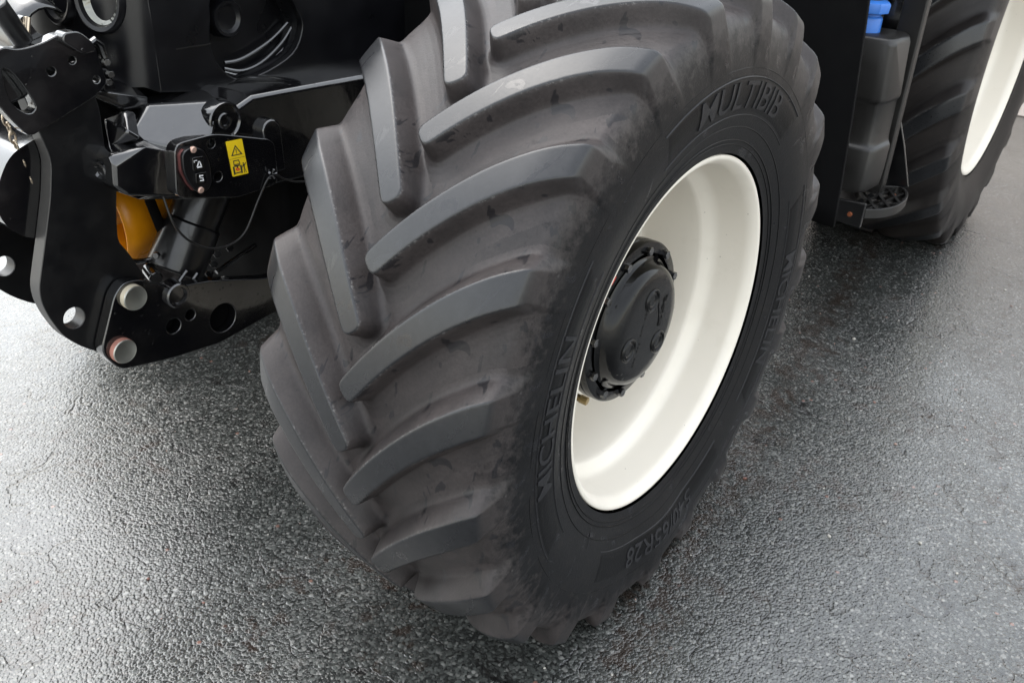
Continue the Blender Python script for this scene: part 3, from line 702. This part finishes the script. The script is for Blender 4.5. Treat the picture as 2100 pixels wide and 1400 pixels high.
hull_bm(bm, [(-.650, .645, .965), (-.648, .66, .985), (-.585, .636, .992), (-.57, .632, .972), (-.655, .645, .925), (-.632, .64, .902), (-.53, .638, .872), (-.52, .638, .965), (-.65, .74, .96), (-.64, .74, .91), (-.50, .74, .87), (-.52, .74, .98), (-.63, .74, .99)])
from_bm("support_boss", bm, 'casting', tractor, bevel=.008, segs=3)
lathe_y("boss_hole", [(0, .018), (-.006, .018), (-.007, .014), (-.002, .011), (.0, 0)], 'enamel', tractor, n=24, loc=(-.649, .69, .946), rot=(0, 0, math.radians(-80)))
bm = bmesh.new()   # underside
hull_bm(bm, [(-.56, .65, .89), (-.50, .645, .868), (-.50, .9, .85), (-.60, .9, .87), (-.59, .68, .875), (-.1, .66, .83), (-.1, .9, .80), (-.48, .66, .850)])
from_bm("support_underside", bm, 'casting', tractor, bevel=.01, segs=3)
bm = bmesh.new(); hull_bm(bm, [(-.60, .775, 1.075), (-.60, .775, .88), (-.50, .70, .88), (-.50, .735, 1.0), (-.58, 1.12, 1.075), (-.58, 1.12, .86), (-.40, 1.12, .86), (-.40, 1.12, 1.05), (-.40, .70, .88)])
from_bm("shade_fill", bm, 'rubber_shade', tractor, bevel=.01)  # added dark block, standing for shade in the gap behind the casting
pad = round_poly([(-.545, .880), (-.533, .988), (-.440, .990), (-.29, .945), (-.29, .845), (-.40, .842)], .022, 5)
plate("mounting_pad", pad, [ring_pts(-.450, .971, .0085, 16), ring_pts(-.443, .900, .0095, 16)], .619, .65, 'casting', tractor, bevel=.005, segs=3)
for x, z in ((-.450, .971), (-.443, .900)):
    lathe_y("pad_hole", [(.6195, .0095), (.621, .0085), (.640, .0085), (.640, 0)], 'rubber_shade', tractor, n=16, loc=(x, 0, z))
lathe_y("support_plug", [(.660, .043), (.634, .041), (.629, .038), (.629, .034), (.6345, .031), (.6345, .017), (.632, .0145), (.6325, .011), (.638, .009), (.638, 0)], 'casting', tractor, n=48, loc=(-.400, 0, 1.004), smooth_angle=45)
rib = [(-.312 + .02 - .0255 * math.cos(t), .962 + .026 * math.sin(t)) for t in np.linspace(0, math.pi, 14)] + [(-.262, .87), (-.304, .87)]
plate("support_rib", rib, [], .622, .65, 'casting', tractor, bevel=.006, segs=3)

# switch box
SWC = (-.499, .932)
sw = round_poly([(SWC[0] + (x - SWC[0]) * .92, SWC[1] + (z - SWC[1]) * .97) for x, z in ((-.531, .972), (-.510, .982), (-.478, .972), (-.466, .945), (-.466, .895), (-.482, .880), (-.505, .884), (-.522, .905), (-.533, .935))], .012, 4)
plate("switch_box", sw, [], .604, .622, 'hood', tractor, bevel=.003)
swr = round_poly([(-.530, .968), (-.518, .978), (-.516, .970), (-.5215, .935), (-.514, .905), (-.509, .888), (-.520, .905), (-.5315, .935)], .004, 3)
plate("switch_gasket", swr, [], .611, .621, 'gasket', tractor)
for x, z in ((-.503, .974), (-.498, .890)):
    lathe_y("screw", [(.606, .0068), (.602, .0065), (.6005, .005), (.6005, 0)], 'screw', tractor, n=18, loc=(x, 0, z))
def tilt_rect(cx, cz, w_, h_, ang=0.04):
    c, s_ = math.cos(ang), math.sin(ang); return [(cx + a_ * c + b_ * s_, cz - a_ * s_ * 1.0 + b_ * c) for a_, b_ in ((-w_, -h_), (w_, -h_), (w_, h_), (-w_, h_))]
for x, z, h_ in ((-.499, .946, .0135), (-.496, .916, .0105)):
    bt = plate("rocker_button", round_poly(tilt_rect(x, z, .0125, h_, .10), .003, 3), [], .599, .606, 'enamel', tractor, bevel=.0015)
    if h_ > .012:      # hitch arrow symbol
        for rect in (tilt_rect(x + .002, z - .007, .0055, .0016), tilt_rect(x - .0015, z - .002, .0012, .005, .5), tilt_rect(x + .005, z - .002, .0012, .005, -.3), tilt_rect(x + .002, z + .0035, .002, .0012), tilt_rect(x - .006, z + .0075, .004, .0007), tilt_rect(x - .0085, z + .006, .0007, .002)):
            plate("symbol", rect, [], .5986, .5992, 'white_print', bt)
    else:
        for rect in (tilt_rect(x, z + .005, .0045, .0010, .2), tilt_rect(x - .003, z + .002, .0010, .003, -.5), tilt_rect(x + .0, z, .0042, .0010, .25), tilt_rect(x + .003, z - .003, .0010, .003, -.4), tilt_rect(x, z - .0055, .0045, .0010, .2)):
            plate("symbol", rect, [], .5986, .5992, 'white_print', bt)

# warning sticker
TL, TR, BL = np.array((-.416, .9675)), np.array((-.376, .9655)), np.array((-.4085, .8915))
def SK(u, v): return tuple(TL + u * (TR - TL) + v * (BL - TL))
stk = plate("warning_sticker", round_poly([SK(0, 0), SK(1, 0), SK(1, 1), SK(0, 1)], .002, 3), [], .6175, .6188, 'yellow', tractor)
def print_(poly, mat='black_print', lvl=0): plate("print", [SK(*q) for q in poly], [], .6171 - lvl * .0003, .6174 - lvl * .0003, mat, stk)
def pr_hole(o_, h_): plate("print", [SK(*q) for q in o_], [[SK(*q) for q in h_]], .6171, .6174, 'black_print', stk)
pr_hole([(.5, .13), (.86, .42), (.14, .42)], [(.5, .18), (.75, .395), (.25, .395)])
print_([(.47, .235), (.53, .235), (.515, .335), (.485, .335)]); print_([(.475, .35), (.525, .35), (.525, .375), (.475, .375)])
print_([(.0, .495), (1, .495), (1, .502), (0, .502)])
pr_hole([(.20, .55), (.56, .55), (.60, .68), (.18, .68)], [(.25, .575), (.52, .575), (.55, .66), (.23, .66)])
for a_, b_, c_, d_ in ((.10, .72, .20, .95), (.56, .72, .66, .95), (.20, .69, .56, .73), (.22, .90, .54, .93), (.34, .73, .42, .79)): print_([(a_, b_), (c_, b_), (c_, d_), (a_, d_)])
print_([(.24, .80), (.36, .76), (.36, .88)], 'red_print', 1); print_([(.40, .76), (.52, .82), (.40, .88)], 'red_print', 1)
print_([(.79 + .04 * math.cos(q), .675 + .022 * math.sin(q)) for q in np.linspace(0, 2 * math.pi, 11)[:-1]])
print_([(.75, .705), (.84, .705), (.83, .83), (.77, .83)]); print_([(.765, .835), (.80, .835), (.775, .95), (.74, .95)]); print_([(.805, .835), (.835, .835), (.90, .94), (.865, .95)]); print_([(.845, .715), (.93, .66), (.95, .68), (.845, .755)]); print_([(.745, .715), (.745, .75), (.68, .80), (.67, .78)])

# ---- front linkage: near arm, its thick upper bracket, pins, ram, guard
arm_out = [(-.690, 1.135), (-.761, 1.120), (-.748, 1.049), (-.735, .984), (-.751, .918), (-.780, .834), (-.809, .753), (-.811, .723), (-.804, .688), (-.785, .637), (-.752, .598), (-.710, .564), (-.66, .545), (-.60, .56), (-.585, .62), (-.591, .696), (-.621, .767), (-.637, .794), (-.630, .85), (-.619, .902), (-.629, .987), (-.625, 1.06), (-.633, 1.10)]
hole_a = [(-.756 + .0215 * math.cos(t) * (1.0), .667 + .0225 * math.sin(t)) for t in np.linspace(0, 2 * math.pi, 25)[:-1]]
arm = plate("linkage_arm", round_poly(arm_out, .02, 3), [hole_a], .70, .735, 'plate', tractor, bevel=.002)
arm.data.materials.append(M['plate_edge'])
for f in arm.data.polygons:
    if abs(f.normal.y) < .5 and (f.center.x < -.70 or abs((f.center.x + .756) ** 2 + (f.center.z - .667) ** 2) < .0007): f.material_index = 1
up_out = [(-.83, 1.13), (-.815, 1.185), (-.787, 1.197), (-.769, 1.190), (-.749, 1.190), (-.718, 1.195), (-.69, 1.205), (-.655, 1.203), (-.641, 1.181), (-.628, 1.175), (-.616, 1.109), (-.645, 1.089), (-.716, 1.063), (-.777, 1.042), (-.80, 1.075)]
slot = smooth_loop([(-.797, 1.160), (-.780, 1.150), (-.757, 1.100), (-.760, 1.085), (-.775, 1.085), (-.795, 1.11)], 3)
bk = plate("linkage_bracket", round_poly(up_out, .012, 3), [slot, ring_pts(-.716, 1.146, .0075, 14), ring_pts(-.675, 1.159, .0065, 14), ring_pts(-.637, 1.119, .0065, 14)], .672, .699, 'enamel', tractor, bevel=.004, segs=3)
bm = bmesh.new(); hull_bm(bm, [(-.80, .70, 1.09), (-.66, .70, 1.12), (-.64, .70, 1.17), (-.80, .70, 1.17), (-.80, .80, 1.09), (-.66, .80, 1.12), (-.64, .80, 1.17), (-.80, .80, 1.17)])
from_bm("bracket_core", bm, 'enamel', tractor, bevel=.008)
# hook ears on top of the bracket
plate("bracket_ear", round_poly([(-.695, 1.195), (-.690, 1.209), (-.662, 1.210), (-.642, 1.190), (-.634, 1.172), (-.66, 1.168)], .012, 4), [], .655, .685, 'enamel', tractor, bevel=.006, segs=3)
plate("bracket_ear", round_poly([(-.73, 1.19), (-.737, 1.232), (-.728, 1.236), (-.712, 1.205), (-.69, 1.195)], .005, 3), [], .70, .716, 'enamel', tractor, bevel=.003)
cyl("catch_rod", (-.775, .69, 1.262), (-.738, .70, 1.192), .017, 'plate', tractor, 16, .004)
cyl("catch_pin", (-.742, .688, 1.193), (-.724, .700, 1.232), .006, 'chain', tractor, 12, .002)
bm = bmesh.new(); tube_bm(bm, [(-.63, .69, 1.175), (-.618, .69, 1.182), (-.608, .69, 1.172), (-.606, .69, 1.15)], .0075, 10); from_bm("release_lever", bm, 'enamel', tractor)
for x, z in ((-.600, 1.140), (-.596, 1.118), (-.603, 1.105)): hexbolt("bracket_nut", (x, .70, z), (-.2, -1, .1), .007, .016, 'enamel', tractor)
plate("bracket_tab", round_poly([(-.620, 1.175), (-.612, 1.177), (-.590, 1.11), (-.585, 1.085), (-.610, 1.09)], .006, 3), [], .70, .715, 'enamel', tractor, bevel=.003)
# lower plate with the two pins
pp = [(-.624, .716), (-.660, .720), (-.683, .700), (-.734, .589), (-.702, .533), (-.584, .508), (-.457, .493), (-.322, .507), (-.10, .517), (-.10, .575), (-.307, .605), (-.461, .654), (-.53, .666), (-.557, .671), (-.585, .690)]
plate("linkage_plate", round_poly(pp, .022, 4), [ring_pts(-.565, .582, .017, 18), ring_pts(-.521, .592, .012, 16), ring_pts(-.440, .552, .034, 24)], .668, .698, 'enamel', tractor, bevel=.003, segs=2)
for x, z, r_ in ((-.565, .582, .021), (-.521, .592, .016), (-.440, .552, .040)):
    lathe_y("hole_shade_back", [(.6985, r_), (.7005, r_), (.7005, 0)], 'rubber_shade', tractor, n=20, loc=(x, 0, z)); lathe_y("hole_shade_front", [(.6985, r_), (.6985, 0)], 'rubber_shade', tractor, n=20, loc=(x, 0, z))  # dark discs added to stand for the shade inside the holes
lathe_y("plate_bush", [(.690, .030), (.660, .028), (.657, .025), (.657, .020), (.664, .017), (.664, 0)], 'enamel', tractor, n=28, loc=(-.548, 0, .652))
for (x, z, mt) in ((-.647, .685, 'cream_metal'), (-.690, .5785, 'rusty')):
    pn = lathe_y("linkage_pin", [(.698, .0265), (.657, .0265), (.655, .0258)], mt, tractor, n=40, loc=(x, 0, z))
    lathe_y("pin_face", [(.6555, .0260), (.6535, .0252), (.6531, .0242), (.6535, .0232), (.6535, 0)], 'steel', pn, n=40)
# inner plate of the same arm
arm2 = [(x + .01, z + .012) for x, z in arm_out]; hole2 = [(x + .012, z + .018) for x, z in hole_a]
o = plate("linkage_arm", round_poly(arm2, .02, 3), [hole2], .985, 1.02, 'plate', tractor, bevel=.002)
o.data.materials.append(M['plate_edge'])
for f in o.data.polygons:
    if abs(f.normal.y) < .5 and f.center.x < -.70: f.material_index = 1
# cross tube between the arms
bm = bmesh.new(); ct = round_poly([(-.825, .945), (-.790, 1.000), (-.70, 1.03), (-.64, 1.00), (-.64, .86), (-.72, .82), (-.80, .84), (-.835, .89)], .03, 5)
vs0 = [bm.verts.new((x, .736, z)) for x, z in ct]; vs1 = [bm.verts.new((x, .984, z)) for x, z in ct]
for i in range(len(ct)): bm.faces.new((vs0[i], vs0[(i + 1) % len(ct)], vs1[(i + 1) % len(ct)], vs1[i]))
bm.faces.new(vs0); bm.faces.new(vs1); from_bm("cross_tube", bm, 'enamel', tractor, smooth_angle=40)
# chain hanging inside the arm
for i in range(9):
    t = i / 8; c = Vector((-.779 + .02 * t, .742, 1.060 - .135 * t)); q = Matrix.Rotation(math.radians(90 * (i % 2)), 4, Vector((.15, 0, -1)).normalized())
    bm = bmesh.new(); pts = []
    for k in range(14):
        a_ = 2 * math.pi * k / 14; v = Vector((.0052 * math.cos(a_), 0, .0115 * math.sin(a_))); pts.append(c + q.to_3x3() @ v)
    tube_bm(bm, pts, .0021, 6, closed=True); from_bm("chain_link", bm, 'chain', tractor)
hexbolt("arm_nut", (-.748, .76, .972), (-.9, -.35, .15), .011, .014, 'steel', tractor)
# lift ram
rd = Vector((-.478, .775, .650)); rt = Vector((-.330, .775, .875)); d_ = (rt - rd)
bm = bmesh.new(); tube_bm(bm, [rd, rd + d_ * .02, rd + d_ * .42, rd + d_ * .435], [.060, .063, .063, .059], 40); from_bm("lift_ram", bm, 'plate', tractor, bevel=.002)
cyl("ram_barrel", rd + d_ * .43, rt, .057, 'plate', tractor, 40)
cyl("ram_hose", (-.505, .80, .86), (-.472, .80, .715), .011, 'rubber_shade', tractor, 12)
hexbolt("ram_fitting", rd + Vector((-.045, -.02, .06)), (-.9, -.4, .1), .008, .010, 'enamel', tractor)
cyl("ram_eye", (-.545, .74, .665), (-.530, .79, .668), .015, 'enamel', tractor, 16, .003)
for x, z in ((-.50, .640), (-.525, .655)): cyl("ram_clip", (x, .700, z), (x + .03, .700, z + .025), .005, 'enamel', tractor, 8)
bm = bmesh.new(); tube_bm(bm, [tuple(q) for q in spline([(-.62, .80, .73), (-.58, .79, .705), (-.54, .79, .690), (-.505, .78, .690)], 5)], .006, 8); from_bm("ram_pipe", bm, 'enamel', tractor)
for (x, y, z) in ((-.36, .80, .62), (-.34, .81, .635), (-.375, .80, .60), (-.31, .80, .645)): hexbolt("pipe_union", (x, y, z), (-.4, -.8, .3), .010, .02, 'enamel', tractor)
cyl("pipe_stub", (-.36, .79, .600), (-.24, .79, .632), .006, 'enamel', tractor, 8)
# orange shaft guard
gd = Vector((-.525, 1.00, .725)); ga = Vector((1.0, 0, 0.03))
bm = bmesh.new(); tube_bm(bm, [gd, gd + ga * .04, gd + ga * .26], [.135, .130, .118], 48, caps=False)
o = from_bm("shaft_guard", bm, 'orange', tractor); m_ = o.modifiers.new("solid", 'SOLIDIFY'); m_.thickness = .004
cyl("drive_stub", gd + ga * .02, gd + ga * .3, .03, 'steel', tractor, 20)
# cable loop
bm = bmesh.new(); tube_bm(bm, [tuple(q) for q in spline([(-.20, .632, .825), (-.235, .628, .834), (-.275, .615, .853), (-.314, .612, .873), (-.345, .618, .831), (-.387, .622, .764), (-.428, .625, .743), (-.477, .628, .749), (-.521, .632, .778), (-.549, .636, .824), (-.555, .650, .885)], 7)], .0026, 8)
from_bm("sensor_cable", bm, 'plastic', tractor)
bm = bmesh.new()
for k in range(5):
    a_ = k * 1.26; tube_bm(bm, [(-.314, .613, .874), (-.314 + .011 * math.cos(a_), .606, .876 + .011 * math.sin(a_))], .0028, 6)
from_bm("cable_clip", bm, 'enamel', tractor)
# pale tag seen in the dark under the support
plate("white_tag", [(-.415, .800), (-.409, .806), (-.386, .778), (-.377, .757), (-.384, .756), (-.398, .772)], [], .74, .742, 'white_print', tractor)

# ---- right of the picture: shaded panel, urea tank with blue cap, rails, step
bm = bmesh.new(); rows = []
for z in np.linspace(.525, 1.5, 16):
    t = (z - .48) / 1.02; y0 = -.184 + .085 * max(0, t) ** 1.3
    rows.append([bm.verts.new((1.20 + .03 * math.sin(k * .6), y0 + (1.0) * k / 8, z)) for k in range(9)])
for r0, r1 in zip(rows, rows[1:]):
    for i in range(8): bm.faces.new((r0[i], r0[i + 1], r1[i + 1], r1[i]))
o = from_bm("shaded_flap", bm, 'rubber_shade', tractor); m_ = o.modifiers.new("solid", 'SOLIDIFY'); m_.thickness = .015  # thin panel; deep shade is put into its near-black colour
# tank body: vertical loft in plan
def tank_sec(z, y1, dx): return [(1.50 + dx, .25, z), (1.50 + dx, y1 + .045, z), (1.507 + dx, y1 + .015, z), (1.53 + dx, y1, z), (1.64 + dx, y1 - .012, z), (1.66 + dx, y1 + .01, z), (1.66 + dx, .25, z)]
bm = bmesh.new(); prev = None
for z, y1, dx in ((.535, -.150, .02), (.545, -.166, .004), (.60, -.170, 0), (.683, -.170, 0), (.690, -.168, .002), (.700, -.158, .012), (.712, -.155, .014), (.83, -.152, .012), (.836, -.154, .010), (.846, -.161, .002), (.856, -.162, 0), (1.02, -.150, 0), (1.036, -.142, .006), (1.043, -.125, .02)):
    cur = [bm.verts.new(q) for q in tank_sec(z, y1, dx)]
    if prev:
        for i in range(len(cur)): bm.faces.new((prev[i], prev[(i + 1) % len(cur)], cur[(i + 1) % len(cur)], cur[i]))
    else: bm.faces.new(cur)
    prev = cur
bm.faces.new(prev); tank = from_bm("urea_tank", bm, 'plastic', tractor, bevel=.006, segs=3, smooth_angle=50)
def vlathe(name, prof, loc, mat, parent, n=40, lobes=0):
    bm = bmesh.new(); prev = None
    for z, r in prof:
        cur = [bm.verts.new((loc[0] + (r + (0.004 * (i % 5 == 0) if lobes else 0)) * math.cos(2 * math.pi * i / n), loc[1] + (r + (0.004 * (i % 5 == 0) if lobes else 0)) * math.sin(2 * math.pi * i / n), loc[2] + z)) for i in range(n)]
        if prev:
            for i in range(n): bm.faces.new((prev[i], prev[(i + 1) % n], cur[(i + 1) % n], cur[i]))
        else: bm.faces.new(cur)
        prev = cur
    bm.faces.new(prev); return from_bm(name, bm, mat, parent, smooth_angle=40)
vlathe("filler_neck", [(0, .044), (.045, .044), (.050, .041), (.052, .036), (.066, .036)], (1.575, -.032, 1.038), 'blue', tractor)
vlathe("filler_cap", [(.062, .050), (.064, .054), (.088, .056), (.094, .053), (.098, .043)], (1.575, -.032, 1.038), 'blue', tractor, 40, 1)
bm = bmesh.new(); hull_bm(bm, [(1.67, -.185, .50), (1.70, -.19, .50), (1.67, -.10, .50), (1.67, -.17, 1.45), (1.70, -.175, 1.45), (1.67, -.10, 1.45), (1.70, -.1, .5), (1.70, -.1, 1.45)])
from_bm("tank_rail", bm, 'plastic', tractor, bevel=.006, segs=3)
bm = bmesh.new(); hull_bm(bm, [(1.56, -.05, 1.06), (1.66, -.06, 1.06), (1.66, .3, 1.06), (1.56, .3, 1.06), (1.60, -.075, 1.6), (1.66, -.08, 1.6), (1.66, .3, 1.6), (1.60, .3, 1.6)])
from_bm("cab_post_cover", bm, 'plastic', tractor, bevel=.02, segs=3)
bm = bmesh.new(); hull_bm(bm, [(1.78, -.10, 1.00), (1.80, -.155, .99), (1.80, -.175, 1.6), (1.78, -.05, 1.6), (1.80, .2, 1.05), (1.80, .2, 1.6), (1.77, .2, 1.05), (1.77, .2, 1.6)])
from_bm("fender_edge", bm, 'enamel', tractor, bevel=.004)
# step carrier and step
bm = bmesh.new(); hull_bm(bm, [(1.44, -.20, .535), (1.44, -.10, .53), (1.44, -.20, .45), (1.44, -.10, .455), (1.455, -.20, .535), (1.455, -.10, .53), (1.455, -.20, .45), (1.455, -.10, .455)])
from_bm("step_carrier", bm, 'plate', tractor, bevel=.003)
hexbolt("carrier_bolt", (1.441, -.158, .490), (-1, 0, 0), .008, .007, 'orange_bolt', tractor, 14)
path = spline([(1.458, -.198, .498), (1.50, -.236, .498), (1.56, -.262, .498), (1.63, -.270, .498), (1.70, -.264, .498), (1.755, -.245, .498), (1.778, -.218, .498), (1.765, -.192, .498), (1.735, -.165, .498)], 6)
bm = bmesh.new(); prev = None
for i, q in enumerate(path):
    d = path[min(i + 1, len(path) - 1)] - path[max(i - 1, 0)]; nrm_ = np.array((-d[1], d[0], 0)); nrm_ /= np.linalg.norm(nrm_)
    cur = [bm.verts.new(tuple(q + nrm_ * s_ * .005 + np.array((0, 0, z)))) for s_, z in ((-1, -.017), (1, -.017), (1, .015), (-1, .015))]
    if prev:
        for k in range(4): bm.faces.new((prev[k], prev[(k + 1) % 4], cur[(k + 1) % 4], cur[k]))
    else: bm.faces.new(cur)
    prev = cur
bm.faces.new(prev); stp = from_bm("step", bm, 'plastic', tractor, bevel=.002)
bars = [((1.50, -.225), (1.66, -.120)), ((1.55, -.252), (1.71, -.150)), ((1.62, -.266), (1.745, -.190))]
for a_, b_ in bars:
    bm = bmesh.new(); d = np.array(b_) - np.array(a_); nn = np.array((-d[1], d[0])) / np.linalg.norm(d) * .005
    hull_bm(bm, [(a_[0] + s_ * nn[0], a_[1] + s_ * nn[1], z) for s_ in (-1, 1) for z in (.492, .508)] + [(b_[0] + s_ * nn[0], b_[1] + s_ * nn[1], z) for s_ in (-1, 1) for z in (.492, .508)]); from_bm("step_bar", bm, 'plastic', stp)
for a_, b_ in (((1.47, -.195), (1.74, -.245)), ((1.56, -.165), (1.765, -.205)), ((1.50, -.165), (1.62, -.262))):
    bm = bmesh.new(); d = np.array(b_) - np.array(a_); nn = np.array((-d[1], d[0])) / np.linalg.norm(d) * .004
    hull_bm(bm, [(a_[0] + s_ * nn[0], a_[1] + s_ * nn[1], z) for s_ in (-1, 1) for z in (.491, .506)] + [(b_[0] + s_ * nn[0], b_[1] + s_ * nn[1], z) for s_ in (-1, 1) for z in (.491, .506)]); from_bm("step_bar", bm, 'plastic', stp)
for x, y in ((1.70, -.168), (1.73, -.215)): vlathe("step_bolt", [(0, .009), (.008, .009), (.009, .006)], (x, y, .488), 'orange_bolt', stp, 14)
bm = bmesh.new(); hull_bm(bm, [(1.765, -.165, .745), (1.765, -.20, .66), (1.785, -.245, .515), (1.785, -.11, .49), (1.765, -.10, .75), (1.775, -.165, .745), (1.775, -.20, .66), (1.795, -.245, .515), (1.795, -.11, .49), (1.775, -.10, .75)])
from_bm("step_side_plate", bm, 'plate', tractor, bevel=.003)
hexbolt("side_plate_bolt", (1.764, -.158, .715), (-1, -.2, .1), .011, .01, 'steel', tractor, 10)

# ---- cab above the picture
bm = bmesh.new(); hull_bm(bm, [(1.30, .2, 1.55), (2.5, .2, 1.55), (1.30, 1.65, 1.55), (2.5, 1.65, 1.55), (1.45, .3, 2.75), (2.45, .3, 2.75), (1.45, 1.55, 2.75), (2.45, 1.55, 2.75)])
from_bm("cab", bm, 'enamel', tractor, bevel=.05, segs=3)
bm = bmesh.new(); hull_bm(bm, [(1.25, .15, 2.76), (2.55, .15, 2.76), (1.25, 1.7, 2.76), (2.55, 1.7, 2.76), (1.40, .3, 2.92), (2.45, .3, 2.92), (1.40, 1.55, 2.92), (2.45, 1.55, 2.92)])
from_bm("cab_roof", bm, 'hood', tractor, bevel=.04, segs=3)
for yy in (-.27, 1.58):
    bm = bmesh.new(); pts0 = []
    for k in range(14):
        t = math.radians(25 + k * 10); pts0.append((RX - 1.0 * math.cos(t), .82 + 1.0 * math.sin(t)))
    lo_ = [bm.verts.new((x, yy, z)) for x, z in pts0]; hi_ = [bm.verts.new((x, yy + .55, z)) for x, z in pts0]
    for i in range(13): bm.faces.new((lo_[i], lo_[i + 1], hi_[i + 1], hi_[i]))
    o = from_bm("mudguard", bm, 'hood', tractor); m_ = o.modifiers.new("solid", 'SOLIDIFY'); m_.thickness = .03
